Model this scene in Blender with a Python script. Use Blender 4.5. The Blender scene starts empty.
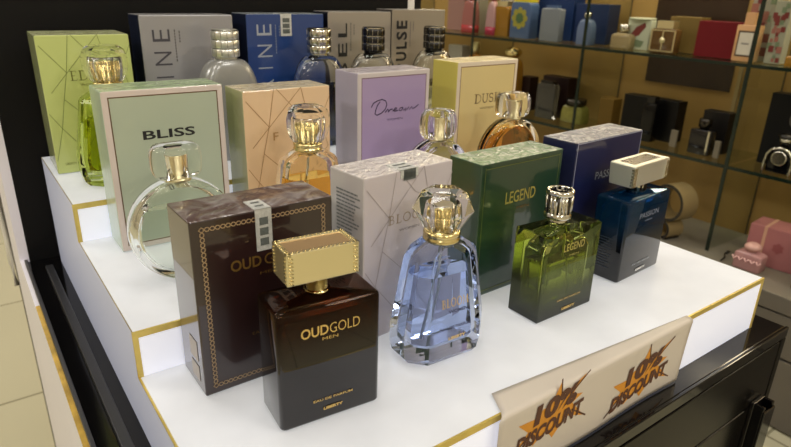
import bpy, bmesh, math, random
from mathutils import Vector, Matrix
random.seed(7)
scn = bpy.context.scene
COL = scn.collection
pi = math.pi

# ------------------------------------------------------------------ materials
MATS = {}
def lin(c):
    return tuple(((v/12.92) if v <= .04045 else ((v+.055)/1.055)**2.4) for v in c)
def rgb(r, g, b):
    return lin((r/255, g/255, b/255))
def new_mat(name):
    m = bpy.data.materials.new(name); m.use_nodes = True
    nt = m.node_tree
    for n in list(nt.nodes): nt.nodes.remove(n)
    out = nt.nodes.new('ShaderNodeOutputMaterial')
    return m, nt, out
def P(name, col, rough=.5, metal=0., coat=0., trans=0., ior=1.45, emit=0., ecol=None, noise=0., nscale=30., bump=0., bscale=60., spec=.5, croughness=.05, bdist=.002):
    if name in MATS: return MATS[name]
    m, nt, out = new_mat(name)
    b = nt.nodes.new('ShaderNodeBsdfPrincipled')
    b.inputs['Base Color'].default_value = (*col, 1)
    b.inputs['Roughness'].default_value = rough
    b.inputs['Metallic'].default_value = metal
    b.inputs['Coat Weight'].default_value = coat
    b.inputs['Coat Roughness'].default_value = croughness
    b.inputs['Transmission Weight'].default_value = trans
    b.inputs['IOR'].default_value = ior
    b.inputs['Specular IOR Level'].default_value = spec
    if emit:
        b.inputs['Emission Color'].default_value = (*(ecol or col), 1)
        b.inputs['Emission Strength'].default_value = emit
    if noise or bump:
        tc = nt.nodes.new('ShaderNodeTexCoord')
    if noise:
        n = nt.nodes.new('ShaderNodeTexNoise'); n.inputs['Scale'].default_value = nscale; n.inputs['Detail'].default_value = 4
        nt.links.new(tc.outputs['Object'], n.inputs['Vector'])
        r = nt.nodes.new('ShaderNodeMapRange'); r.inputs['To Min'].default_value = 1-noise; r.inputs['To Max'].default_value = 1+noise
        nt.links.new(n.outputs['Fac'], r.inputs['Value'])
        mx = nt.nodes.new('ShaderNodeMix'); mx.data_type = 'RGBA'; mx.blend_type = 'MULTIPLY'; mx.inputs['Factor'].default_value = 1
        mx.inputs['A'].default_value = (*col, 1)
        nt.links.new(r.outputs['Result'], mx.inputs['B'])
        nt.links.new(mx.outputs['Result'], b.inputs['Base Color'])
    if bump:
        n = nt.nodes.new('ShaderNodeTexNoise'); n.inputs['Scale'].default_value = bscale; n.inputs['Detail'].default_value = 3
        n.inputs['Distortion'].default_value = 1.2
        nt.links.new(tc.outputs['Object'], n.inputs['Vector'])
        bp = nt.nodes.new('ShaderNodeBump'); bp.inputs['Strength'].default_value = bump; bp.inputs['Distance'].default_value = bdist
        nt.links.new(n.outputs['Fac'], bp.inputs['Height'])
        nt.links.new(bp.outputs['Normal'], b.inputs['Coat Normal' if coat else 'Normal'])
    nt.links.new(b.outputs[0], out.inputs[0])
    MATS[name] = m
    return m
def glass(name, col, rough=0., ior=1.45):
    if name in MATS: return MATS[name]
    m, nt, out = new_mat(name)
    g = nt.nodes.new('ShaderNodeBsdfGlass'); g.inputs['Color'].default_value = (*col, 1)
    g.inputs['Roughness'].default_value = rough; g.inputs['IOR'].default_value = ior
    nt.links.new(g.outputs[0], out.inputs[0]); MATS[name] = m
    return m
def pane(name, tint, refl=.12):
    """thin sheet glass: see-through with fresnel reflection"""
    if name in MATS: return MATS[name]
    m, nt, out = new_mat(name)
    t = nt.nodes.new('ShaderNodeBsdfTransparent'); t.inputs[0].default_value = (*tint, 1)
    g = nt.nodes.new('ShaderNodeBsdfGlossy'); g.inputs['Roughness'].default_value = .03; g.inputs['Color'].default_value = (.8, .85, .8, 1)
    f = nt.nodes.new('ShaderNodeFresnel'); f.inputs['IOR'].default_value = 1.4
    mx = nt.nodes.new('ShaderNodeMixShader')
    nt.links.new(f.outputs[0], mx.inputs[0]); nt.links.new(t.outputs[0], mx.inputs[1]); nt.links.new(g.outputs[0], mx.inputs[2])
    nt.links.new(mx.outputs[0], out.inputs[0]); MATS[name] = m
    return m
def lacquer_glass(name, top, dark, z0, z1, ior=1.45, maxmix=0.0, darktop=None):
    """coloured glass whose inside lacquer turns opaque towards the base"""
    if name in MATS: return MATS[name]
    m, nt, out = new_mat(name)
    tc = nt.nodes.new('ShaderNodeTexCoord'); sp = nt.nodes.new('ShaderNodeSeparateXYZ')
    nt.links.new(tc.outputs['Object'], sp.inputs[0])
    r = nt.nodes.new('ShaderNodeMapRange'); r.interpolation_type = 'SMOOTHSTEP'
    r.inputs['From Min'].default_value = z0; r.inputs['From Max'].default_value = z1
    r.inputs['To Min'].default_value = 1; r.inputs['To Max'].default_value = maxmix
    nt.links.new(sp.outputs['Z'], r.inputs['Value'])
    g = nt.nodes.new('ShaderNodeBsdfGlass'); g.inputs['Color'].default_value = (*top, 1); g.inputs['IOR'].default_value = ior
    b = nt.nodes.new('ShaderNodeBsdfPrincipled'); b.inputs['Base Color'].default_value = (*dark, 1); b.inputs['Roughness'].default_value = .04
    b.inputs['Specular IOR Level'].default_value = .6
    if darktop:
        cm = nt.nodes.new('ShaderNodeMix'); cm.data_type = 'RGBA'; cm.inputs['A'].default_value = (*darktop, 1); cm.inputs['B'].default_value = (*dark, 1)
        nt.links.new(r.outputs['Result'], cm.inputs['Factor']); nt.links.new(cm.outputs['Result'], b.inputs['Base Color'])
    mx = nt.nodes.new('ShaderNodeMixShader')
    nt.links.new(r.outputs['Result'], mx.inputs[0]); nt.links.new(g.outputs[0], mx.inputs[1]); nt.links.new(b.outputs[0], mx.inputs[2])
    nt.links.new(mx.outputs[0], out.inputs[0]); MATS[name] = m
    return m
def wrapped(name, col, film=.0):
    """printed card under glossy cellophane"""
    return P(name, col, rough=.45, coat=.8, croughness=.08, bump=.25, bscale=55, bdist=.0015)
def crumpled(name, col, white=.25, strength=.9, scale=75):
    """folded cellophane on the lid of a carton: sparkle and crease highlights are painted as white in the card colour"""
    if name in MATS: return MATS[name]
    m, nt, out = new_mat(name)
    tc = nt.nodes.new('ShaderNodeTexCoord')
    n = nt.nodes.new('ShaderNodeTexNoise'); n.inputs['Scale'].default_value = scale; n.inputs['Detail'].default_value = 4; n.inputs['Distortion'].default_value = 2.0
    v = nt.nodes.new('ShaderNodeTexVoronoi'); v.feature = 'DISTANCE_TO_EDGE'; v.inputs['Scale'].default_value = scale*.6
    nt.links.new(tc.outputs['Object'], n.inputs['Vector']); nt.links.new(tc.outputs['Object'], v.inputs['Vector'])
    b = nt.nodes.new('ShaderNodeBsdfPrincipled'); b.inputs['Roughness'].default_value = .35
    b.inputs['Coat Weight'].default_value = 1; b.inputs['Coat Roughness'].default_value = .12
    rp = nt.nodes.new('ShaderNodeMapRange'); rp.inputs['From Min'].default_value = .45; rp.inputs['From Max'].default_value = .75
    rp.inputs['To Min'].default_value = 0; rp.inputs['To Max'].default_value = white
    nt.links.new(n.outputs['Fac'], rp.inputs['Value'])
    mx = nt.nodes.new('ShaderNodeMix'); mx.data_type = 'RGBA'
    mx.inputs['A'].default_value = (*col, 1); mx.inputs['B'].default_value = (.85, .85, .85, 1)
    nt.links.new(rp.outputs['Result'], mx.inputs['Factor']); nt.links.new(mx.outputs['Result'], b.inputs['Base Color'])
    ad = nt.nodes.new('ShaderNodeMath'); ad.operation = 'ADD'
    nt.links.new(n.outputs['Fac'], ad.inputs[0]); nt.links.new(v.outputs['Distance'], ad.inputs[1])
    bp = nt.nodes.new('ShaderNodeBump'); bp.inputs['Strength'].default_value = strength; bp.inputs['Distance'].default_value = .004
    nt.links.new(ad.outputs[0], bp.inputs['Height'])
    nt.links.new(bp.outputs[0], b.inputs['Coat Normal']); nt.links.new(bp.outputs[0], b.inputs['Normal'])
    nt.links.new(b.outputs[0], out.inputs[0]); MATS[name] = m
    return m

GOLD = P('gold_metal', rgb(226, 208, 150), rough=.22, metal=1)
GOLDPALE = P('pale_gold_metal', rgb(232, 220, 178), rough=.28, metal=.92)
GOLDTRIM = P('gold_trim', rgb(214, 190, 104), rough=.28, metal=.4, noise=.3, nscale=60)
SILVER = P('silver_metal', rgb(214, 210, 198), rough=.16, metal=1)
BRUSHED = P('brushed_silver', rgb(226, 225, 216), rough=.3, metal=.75)
GUN = P('gun_metal', rgb(70, 66, 62), rough=.25, metal=.9)
BLACKGLOSS = P('black_gloss', rgb(10, 9, 10), rough=.08, spec=.35)
BLACKCAP = P('black_cap', rgb(20, 17, 16), rough=.25, coat=.2)
BLACKMATT = P('black_matt', rgb(9, 8, 8), rough=.6, spec=.25)
CLEAR = glass('clear_glass', (.985, .99, .985))
CRYSTAL = glass('crystal_glass', (.99, .99, .985), ior=1.32)
FROST = glass('frosted_glass', (.86, .87, .87), rough=.22)
PLASTIC_TUBE = P('dip_tube_plastic', rgb(225, 228, 232), rough=.3, trans=.4)

# ------------------------------------------------------------------ mesh builder
class MB:
    def __init__(s): s.v = []; s.f = []; s.m = []; s.sm = []; s.mats = []
    def mi(s, m):
        if m not in s.mats: s.mats.append(m)
        return s.mats.index(m)
    def add(s, vs, fs, m, smooth=False, M=None):
        o = len(s.v); k = s.mi(m)
        for p in vs:
            p = Vector(p)
            if M: p = M @ p
            s.v.append(p)
        for f in fs:
            s.f.append([i+o for i in f]); s.m.append(k); s.sm.append(smooth)
        return s
    def box(s, a, b, m, top=None, M=None, front=None, bev=0):
        x0, y0, z0 = a; x1, y1, z1 = b
        if bev:
            bm = bmesh.new(); bmesh.ops.create_cube(bm, size=1)
            for v in bm.verts:
                v.co = Vector(((x0+x1)/2+v.co.x*(x1-x0), (y0+y1)/2+v.co.y*(y1-y0), (z0+z1)/2+v.co.z*(z1-z0)))
            bmesh.ops.bevel(bm, geom=bm.edges[:], offset=bev, segments=2, profile=.5, affect='EDGES')
            bm.normal_update(); bm.verts.index_update()
            vs = [v.co.copy() for v in bm.verts]
            for f in bm.faces:
                mm = m
                if top is not None and f.normal.z > .9: mm = top
                if front is not None and f.normal.y < -.9: mm = front
                idx = [v.index for v in f.verts]
                s.add([vs[i] for i in idx], [list(range(len(idx)))], mm, M=M)
            bm.free(); return s
        vs = [(x0,y0,z0),(x1,y0,z0),(x1,y1,z0),(x0,y1,z0),(x0,y0,z1),(x1,y0,z1),(x1,y1,z1),(x0,y1,z1)]
        s.add(vs, [(0,3,2,1),(2,3,7,6),(1,2,6,5),(3,0,4,7)], m, M=M)
        s.add(vs, [(4,5,6,7)], top or m, M=M)
        s.add(vs, [(0,1,5,4)], front or m, M=M)
        return s
    def loft(s, rings, m, smooth=True, cap0=True, cap1=True, flip=False, M=None, closed=True):
        n = len(rings[0]); vs = [p for r in rings for p in r]; fs = []
        for i in range(len(rings)-1):
            for j in range(n if closed else n-1):
                a = i*n+j; b = i*n+(j+1) % n; c = b+n; d = a+n
                fs.append((a, b, c, d) if not flip else (d, c, b, a))
        s.add(vs, fs, m, smooth, M)
        for c, i in ((cap0, 0), (cap1, len(rings)-1)):
            if c:
                f = list(range(n))
                if (i == 0) != flip: f = f[::-1]
                s.add(rings[i], [f], m, False, M)
        return s
    def lathe(s, prof, m, n=32, M=None, smooth=True, flip=False, cap0=True, cap1=True, c=(0, 0)):
        rings = [[(c[0]+r*math.cos(2*pi*k/n), c[1]+r*math.sin(2*pi*k/n), z) for k in range(n)] for r, z in prof]
        return s.loft(rings, m, smooth, cap0, cap1, flip, M)
    def tube(s, pts, r, m, n=8, M=None, closed=False):
        pts = [Vector(p) for p in pts]; rings = []
        for i, p in enumerate(pts):
            a = pts[max(i-1, 0)]; b = pts[min(i+1, len(pts)-1)]
            if closed: a = pts[i-1]; b = pts[(i+1) % len(pts)]
            t = (b-a).normalized(); u = t.cross(Vector((0, 0, 1)))
            if u.length < .01: u = t.cross(Vector((0, 1, 0)))
            u.normalize(); w = t.cross(u)
            rr = r[i] if isinstance(r, (list, tuple)) else r
            rings.append([p+u*rr*math.cos(2*pi*k/n)+w*rr*math.sin(2*pi*k/n) for k in range(n)])
        if closed: rings.append(rings[0])
        return s.loft(rings, m, True, not closed, not closed, M=M)
    def poly(s, pts, m, M=None): return s.add(pts, [list(range(len(pts)))], m, M=M)
    def ribbon(s, pts, w, m, y=0., M=None):
        """flat stroke in the local x-z plane at depth y, facing -y"""
        P2 = [Vector((p[0], p[1])) for p in pts]; vs = []
        for i, p in enumerate(P2):
            t = (P2[min(i+1, len(P2)-1)]-P2[max(i-1, 0)])
            if t.length == 0: t = Vector((1, 0))
            t.normalize(); nn = Vector((-t.y, t.x))*w/2
            if i == 0: p = p-t*w*.2
            if i == len(P2)-1: p = p+t*w*.2
            a = p+nn; b = p-nn
            vs += [(a.x, y, a.y), (b.x, y, b.y)]
        return s.add(vs, [(2*i, 2*i+1, 2*i+3, 2*i+2) for i in range(len(P2)-1)], m, M=M)
    def build(s, name, parent=None):
        me = bpy.data.meshes.new(name)
        me.from_pydata([tuple(v) for v in s.v], [], s.f)
        for m in s.mats: me.materials.append(m)
        me.polygons.foreach_set('material_index', s.m); me.polygons.foreach_set('use_smooth', s.sm)
        bm = bmesh.new(); bm.from_mesh(me)
        bmesh.ops.remove_doubles(bm, verts=bm.verts, dist=1e-6)
        bm.to_mesh(me); bm.free()
        me.update()
        o = bpy.data.objects.new(name, me); COL.objects.link(o)
        if parent: o.parent = parent
        return o

def tag(o, label=None, cat=None, group=None, kind=None):
    if label: o['label'] = label
    if cat: o['category'] = cat
    if group: o['group'] = group
    if kind: o['kind'] = kind
    return o
def thing(name, label, cat, loc=(0, 0, 0), rz=0., group=None):
    o = bpy.data.objects.new(name, None); COL.objects.link(o)
    o.location = loc; o.rotation_euler = (0, 0, rz); o.empty_display_size = .02
    return tag(o, label, cat, group)
def struct(name, mb): return tag(mb.build(name), kind='structure')

def rrect(w, d, r, z, n=5, cx=0., cy=0.):
    """rounded rectangle ring, counter-clockwise from above"""
    r = min(r, w/2-1e-5, d/2-1e-5); out = []
    for (sx, sy, a0) in ((1, -1, -pi/2), (1, 1, 0), (-1, 1, pi/2), (-1, -1, pi)):
        for k in range(n+1):
            a = a0+pi/2*k/n
            out.append((cx+sx*(w/2-r)+r*math.cos(a), cy+sy*(d/2-r)+r*math.sin(a), z))
    return out
def octo(w, d, c, z, cx=0., cy=0.):
    return [(cx+x, cy+y, z) for x, y in ((-w/2+c, -d/2), (w/2-c, -d/2), (w/2, -d/2+c), (w/2, d/2-c), (w/2-c, d/2), (-w/2+c, d/2), (-w/2, d/2-c), (-w/2, -d/2+c))]

# ------------------------------------------------------------------ lettering
WORDS = None
def text_mesh(s, bold=0.):
    cu = bpy.data.curves.new('t', 'FONT'); cu.body = s; cu.offset = bold; cu.resolution_u = 3
    ob = bpy.data.objects.new('t', cu)
    me = bpy.data.meshes.new_from_object(ob)
    vs = [v.co.copy() for v in me.vertices]; fs = [list(p.vertices) for p in me.polygons]
    bpy.data.objects.remove(ob); bpy.data.curves.remove(cu); bpy.data.meshes.remove(me)
    return vs, fs
def text(mb, s, u0, u1, v0, v1, m, y=-.0004, bold=0., vertical=False, M=None, F=None):
    vs, fs = text_mesh(s, bold)
    xs = [p.x for p in vs]; ys = [p.y for p in vs]
    a, b, c, d = min(xs), max(xs), min(ys), max(ys)
    out = []
    for p in vs:
        fx = (p.x-a)/(b-a); fy = (p.y-c)/(d-c)
        if vertical: q = (u1-fy*(u1-u0), y, v0+fx*(v1-v0))
        else: q = (u0+fx*(u1-u0), y, v0+fy*(v1-v0))
        if F: q = F(q)
        out.append(q)
    if y > -1 and F is None and mb.v == [] and WORDS is not None:
        q = MB(); q.add(out, fs, m, M=M); WORDS.append(q); return
    mb.add(out, fs, m, M=M)
def arc(cx, cy, rx, ry, a0, a1, n=10):
    return [(cx+rx*math.cos(math.radians(a0+(a1-a0)*k/n)), cy+ry*math.sin(math.radians(a0+(a1-a0)*k/n))) for k in range(n+1)]
SER = .16
def serif(x, y): return ([(x-SER, y), (x+SER, y)], .5)
GLYPH = {   # unit height 1; (polyline, weight)
 'D': (.8, [([(.18, 0), (.18, 1)], 1.6), ([(.02, 0), (.35, 0)]+arc(.35, .5, .42, .5, -90, 90)+[(.02, 1)], .7)]),
 'U': (.8, [([(.16, 1), (.16, .35)]+arc(.42, .33, .26, .33, 180, 360)+[(.68, 1)], 1.0), serif(.16, 1), serif(.68, 1)]),
 'S': (.6, [(arc(.3, .74, .22, .24, 20, 250)+arc(.3, .26, .24, .26, 70, -160), 1.0)]),
 'K': (.8, [([(.18, 0), (.18, 1)], 1.5), ([(.2, .42), (.68, 1)], .7), ([(.34, .6), (.74, 0)], 1.3), serif(.18, 0), serif(.18, 1), serif(.68, 1), serif(.74, 0)]),
 'E': (.65, [([(.16, 0), (.16, 1)], 1.5), ([(.02, 0), (.56, 0), (.56, .18)], .7), ([(.02, 1), (.54, 1), (.54, .82)], .7), ([(.16, .5), (.42, .5)], .7)]),
 'N': (.9, [([(.16, 0), (.16, 1)], .7), ([(.14, 1), (.74, 0)], 1.5), ([(.74, 0), (.74, 1)], .7), serif(.16, 0), serif(.74, 1), serif(.1, 1)]),
 'B': (.7, [([(.18, 0), (.18, 1)], 1.5), ([(.02, 0), (.3, 0)]+arc(.3, .27, .28, .27, -90, 90)+[(.18, .54)], .8), ([(.18, .54), (.28, .54)]+arc(.28, .77, .24, .23, -90, 90)+[(.02, 1)], .8)]),
 'L': (.62, [([(.18, 0), (.18, 1)], 1.5), ([(.02, 0), (.54, 0), (.54, .2)], .7), serif(.18, 1)]),
 'O': (.9, [(arc(.44, .5, .36, .5, 0, 360, 20), 1.1)]),
 'M': (1., [([(.14, 0), (.16, 1)], .7), ([(.16, 1), (.48, .05), (.8, 1)], 1.0), ([(.82, 1), (.84, 0)], 1.4), serif(.14, 0), serif(.84, 0)]),
 'G': (.85, [(arc(.44, .5, .36, .5, 45, 330, 16)+[(.74, .42), (.5, .42)], 1.1)]),
 'W': (1.1, [([(.05, 1), (.3, 0), (.54, .9), (.8, 0), (1.03, 1)], .9)]),
}
def serif_text(mb, s, u0, u1, v0, v1, m, y=-.0004, w=.08, F=None):
    if WORDS is not None and mb.v == []: mb = MB(); WORDS.append(mb)
    tot = sum(GLYPH[c][0] for c in s)+.08*(len(s)-1); k = (u1-u0)/tot; h = v1-v0; x = u0
    for c in s:
        adv, st = GLYPH[c]
        for pl_, wt in st:
            mb.ribbon([(x+p[0]*k, v0+p[1]*h) for p in pl_], w*wt*min(h, k*1.2), m, y)
        x += (adv+.08)*k
def print_lines(mb, u0, u1, v0, v1, n, m, place, th=.35):
    """rows of illegible fine print"""
    st = (v1-v0)/n
    for i in range(n):
        z = v1-i*st; x = u0
        e = u1-(u1-u0)*random.uniform(0, .35)
        while x < e:
            l = random.uniform(.08, .22)*(u1-u0); l = min(l, e-x)
            mb.poly([place(a, b) for a, b in ((x, z-st*th), (x+l, z-st*th), (x+l, z), (x, z))], m)
            x += l+(u1-u0)*.02

# ------------------------------------------------------------------ room
T = dict(W=.6406, d1=.1987, d2=.2178, d3=.2215, s=.0418)
Z = [0, T['s'], 2*T['s']]
FLOOR = -.766
def floor_mat():
    m, nt, out = new_mat('polished_floor_tiles')
    tc = nt.nodes.new('ShaderNodeTexCoord'); br = nt.nodes.new('ShaderNodeTexBrick')
    br.offset = 0; br.inputs['Scale'].default_value = 1; br.inputs['Brick Width'].default_value = .62; br.inputs['Row Height'].default_value = .62
    br.inputs['Mortar Size'].default_value = .004
    br.inputs['Color1'].default_value = (*rgb(192, 186, 158), 1); br.inputs['Color2'].default_value = (*rgb(197, 191, 163), 1); br.inputs['Mortar'].default_value = (*rgb(140, 134, 110), 1)
    mp = nt.nodes.new('ShaderNodeMapping'); mp.inputs['Location'].default_value = (.4, .427, 0)
    nt.links.new(tc.outputs['Object'], mp.inputs[0]); nt.links.new(mp.outputs[0], br.inputs['Vector'])
    b = nt.nodes.new('ShaderNodeBsdfPrincipled'); b.inputs['Roughness'].default_value = .12
    nt.links.new(br.outputs['Color'], b.inputs['Base Color']); nt.links.new(b.outputs[0], out.inputs[0])
    return m
def room():
    FM = floor_mat()
    wall = P('warm_wall_paint', rgb(196, 186, 164), rough=.7, noise=.06, nscale=3)
    ceil = P('ceiling_paint', rgb(205, 200, 188), rough=.8, noise=.03, nscale=2)
    x0, x1, y0, y1, zt = -4, 1.4, -3.5, 5.0, 1.95
    struct('floor', MB().box((x0, y0, FLOOR-.05), (x1, y1, FLOOR), FM))
    struct('ceiling', MB().box((x0, y0, zt), (x1, y1, zt+.05), ceil))
    struct('wall_back', MB().box((x0, y1, FLOOR), (x1, y1+.05, zt), wall))
    struct('wall_front', MB().box((x0, y0-.05, FLOOR), (x1, y0, zt), wall))
    struct('wall_left', MB().box((x0-.05, y0, FLOOR), (x0, y1, zt), wall))
    struct('wall_right', MB().box((x1, y0, FLOOR), (x1+.05, y1, zt), wall))
room()

# ------------------------------------------------------------------ display counter
def counter():
    t = thing('display_counter', 'black glossy counter with tall black back board and white side, carrying the stepped white riser', 'counter', (0, 0, FLOOR))
    k = -FLOOR
    W1 = P('white_side_laminate', rgb(240, 236, 246), rough=.35, noise=.04, nscale=8)
    TR = P('black_tray_gloss', rgb(11, 10, 11), rough=.08, spec=.4)
    FR = P('black_front_gloss', rgb(12, 10, 9), rough=.22, spec=.10)
    GR = P('dark_grey_rail', rgb(46, 46, 48), rough=.3)
    m = MB(); m.box((-.68, -.0225, .06), (.040, .66, k-.066), BLACKGLOSS, top=TR, bev=.0012)
    m.box((-.66, .01, 0), (.02, .64, .06), BLACKMATT)
    m.build('base', t)
    m = MB(); m.box((-.676, .66, .0), (0, .70, k+.62), BLACKMATT); m.box((-.03, .70, .0), (0, .85, k+.62), BLACKMATT); m.build('back_board', t)
    m = MB(); m.box((-.030, .6585, k+.2), (-.016, .660, k+.62), P('white_strip', rgb(235, 232, 228), rough=.4)); m.build('edge_strip', t)
    m = MB(); m.box((-.688, -.0225, 0), (-.680, .66, k-.062), W1); m.box((-.688, .66, 0), (-.6765, .85, k+.62), W1); m.build('side_panel', t)
    m = MB(); m.box((-.6885, .852, 0), (-.02, .900, k+.62), P('grey_rear_panel', rgb(104, 98, 90), rough=.5, noise=.12, nscale=9)); m.build('rear_panel', t)
    m = MB(); m.tube([(-.692, .87, k-.02), (-.693, .885, k-.05), (-.692, .872, k-.10), (-.693, .885, k-.15), (-.692, .872, k-.19)], .004, P('white_cable', rgb(225, 222, 215), rough=.4), 8); m.build('cable', t)
    m = MB(); m.box((-.6880, -.0225, k-.062), (-.6835, .50, k-.0595), P('gold_painted_reflection', rgb(196, 160, 70), rough=.3, metal=.6, noise=.8, nscale=45)); m.build('gold_edge', t)  # blotchy colour imitates the irregular reflection along the gold edge
    m = MB(); m.box((-.6835, -.0225, k-.066), (-.6795, .645, k-.056), GR, bev=.0008)
    m.box((-.6620, .0, k-.066), (-.6530, .62, k-.060), GR, bev=.001)
    m.build('tray_rail', t)
    # front: rim, recessed glass door, latch
    m = MB(); m.box((-.68, -.0265, k-.079), (.0415, -.0225, k-.0655), TR, bev=.001)
    m.box((.030, -.0265, .06), (.0415, -.0225, k-.080), FR, bev=.001); m.box((-.68, -.0265, .06), (-.655, -.0225, k-.080), FR, bev=.001)
    m.build('front_frame', t)
    m = MB(); m.box((-.653, -.0262, k-.158), (.0275, -.0226, k-.082), FR, bev=.001); m.build('fascia', t)
    m = MB(); m.box((-.653, -.0262, .08), (.0275, -.0226, k-.161), FR, bev=.001)
    d = m.build('door', t)
    m = MB(); m.box((-.012, -.031, k-.30), (.016, -.0262, k-.152), BLACKCAP, bev=.001)
    m.box((-.012, -.042, k-.30), (-.007, -.031, k-.152), BLACKGLOSS, bev=.001); m.box((.011, -.042, k-.30), (.016, -.031, k-.152), BLACKGLOSS, bev=.001)
    m.box((-.012, -.044, k-.30), (.016, -.041, k-.158), BLACKGLOSS, bev=.001)
    m.build('handle', d)
    m = MB(); m.tube([(.010, .006, k-.066), (.010, .006, k-.060), (.018, .008, k-.059), (.026, .010, k-.061), (.026, .010, k-.066)], .002, GUN, 8)
    m.build('corner_bracket', t)
counter()

# ------------------------------------------------------------------ stepped riser
def riser():
    t = thing('stepped_riser', 'glowing white three-step riser with gold edge trim on the black counter', 'display riser', (0, 0, -.0655))
    k = .0655
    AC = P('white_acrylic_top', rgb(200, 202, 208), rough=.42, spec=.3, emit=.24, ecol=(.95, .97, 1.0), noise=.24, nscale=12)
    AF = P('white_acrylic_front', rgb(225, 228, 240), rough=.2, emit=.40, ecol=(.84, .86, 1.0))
    AS = P('white_acrylic_side', rgb(200, 204, 225), rough=.25, emit=.16, ecol=(.75, .8, 1.0))  # side dimmer and bluer than front: face brightness put into colour and glow
    W, d1, d2, d3, s = T['W'], T['d1'], T['d2'], T['d3'], T['s']
    D = d1+d2+d3
    for (y, z0, z1) in ((0, 0, k), (d1, k, k+s), (d1+d2, k+s, k+2*s)):
        m = MB(); x0, x1 = -W, 0
        vs = [(x0,y,z0),(x1,y,z0),(x1,D,z0),(x0,D,z0),(x0,y,z1),(x1,y,z1),(x1,D,z1),(x0,D,z1)]
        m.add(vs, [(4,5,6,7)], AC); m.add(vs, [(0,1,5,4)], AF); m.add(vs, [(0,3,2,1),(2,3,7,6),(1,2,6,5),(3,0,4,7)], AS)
        m.build('tier', t)
    m = MB(); e = .0008; g = .0052
    for (y, z0, z1) in ((0, 0, k), (d1, k, k+s), (d1+d2, k+s, k+2*s)):
        m.box((-W-e, y-e, z1-g), (e, y+.0012, z1+.0003), GOLDTRIM)          # front edge
        for x in (-W-e, -.0032): m.box((x, y-e, z0), (x+.0044, y+.0012, z1-g), GOLDTRIM)
    m.build('gold_trim', t)
    GL = P('glue_line', rgb(150, 134, 96), rough=.5, noise=.9, nscale=70)
    m = MB(); m.box((-W-e, 0, k-.0012), (-W+.0009, d1, k+.0003), GOLDTRIM); m.build('edge_seam', t)
    for (y0, y1, z1) in ((d1, d1+d2, k+s), (d1+d2, D, k+2*s)):
        m = MB(); m.box((-W-.0003, y0, z1-.0004), (-W+.0004, y1, z1+.0002), GL)
        m.build('edge_seam', t)
riser()

# ------------------------------------------------------------------ cartons
GB = 'cellophane-wrapped perfume cartons on the stepped riser'
def carton(label, tier, x, y, yaw, w, d, h, front, side, top, extra=None, seal=None, bev=.0012):
    t = thing('perfume_box', label, 'perfume box', (x, y, Z[tier]+.0008), yaw, GB)
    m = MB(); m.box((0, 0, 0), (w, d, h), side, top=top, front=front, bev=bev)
    if extra: extra(m, w, d, h)
    m.build('carton', t)
    if seal is not None:
        a, b, dn = seal; SM = P('holographic_seal', rgb(214, 216, 214), rough=.3, metal=.35, noise=.35, nscale=220, bump=.4, bscale=300)
        SD = P('seal_print', rgb(95, 100, 98), rough=.4, noise=.5, nscale=300)
        q = MB(); e = .0006
        q.box((a, -e, h-dn), (b, .0, h+e), SM); q.box((a, -e, h), (b, d*.42, h+e), SM)
        for i in range(3):
            zz = h-dn*(.25+.25*i); q.poly([(a+.003, -e-.0002, zz-.004), (b-.003, -e-.0002, zz-.004), (b-.003, -e-.0002, zz+.002), (a+.003, -e-.0002, zz+.002)], SD)
        for i in range(2):
            yy = d*(.1+.16*i); q.poly([(a+.003, yy, h+e+.0002), (b-.003, yy, h+e+.0002), (b-.003, yy+.003, h+e+.0002), (a+.003, yy+.003, h+e+.0002)], SD)
        q.build('security_seal', t)
    return t
def letter(t, fn):
    global WORDS
    WORDS = []; base = MB(); fn(base)
    for m in WORDS: m.build('lettering', t)
    if base.v: base.build('lettering', t)
WORDS = []
LINES = [[(.03,.93),(.27,.74)],[(.34,1),(.27,.74),(.2,.55),(.13,.34)],[(.08,.6),(.65,1)],[(.37,1),(.56,.86)],[(1,.93),(.88,.76),(.97,.55)],[(.13,.34),(.42,.1)],[(.13,.34),(.02,.1)],
         [(.56,.86),(.88,.76)],[(.2,.55),(.62,.28),(.95,.02)],[(.62,.28),(.97,.55)],[(.42,.1),(.62,.28)],[(.42,.1),(.5,0)],[(.02,.45),(.13,.34)],[(.65,1),(.72,.81)]]
def lined(col, m_):
    lm_ = P(col, m_, rough=.4)
    def f(m, w, d, h):
        for L in LINES: m.ribbon([(p[0]*w, p[1]*h) for p in L], .0006, lm_, -.0003)
    return f
def framed(rim, inner, panel, w_=.0058, thick=.0012):
    def f(m, w, d, h):
        b = w_; e = -.0003
        def ring(o0, o1, mt, yy):
            for q in (((o0, o0), (w-o0, o0), (w-o1, o1), (o1, o1)), ((w-o0, o0), (w-o0, h-o0), (w-o1, h-o1), (w-o1, o1)),
                      ((w-o0, h-o0), (o0, h-o0), (o1, h-o1), (w-o1, h-o1)), ((o0, h-o0), (o0, o0), (o1, o1), (o1, h-o1))):
                m.poly([(a, yy, c) for a, c in q], mt)
        ring(.0012, b, rim, e); ring(b, b+thick, inner, e)
        m.poly([(b+thick, e, b+thick), (w-b-thick, e, b+thick), (w-b-thick, e, h-b-thick), (b+thick, e, h-b-thick)], panel)
    return f

INK = P('black_ink', rgb(34, 34, 36), rough=.45)
GREYINK = P('grey_ink', rgb(95, 90, 92), rough=.5)
GOLDINK = P('gold_ink', rgb(124, 96, 48), rough=.35, metal=.4)
GOLDFOIL = P('gold_foil', rgb(214, 180, 104), rough=.35, metal=.35)
WHITEINK = P('white_ink', rgb(225, 225, 225), rough=.5)
SILVERINK = P('silver_ink', rgb(170, 178, 190), rough=.4, metal=.3)

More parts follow.
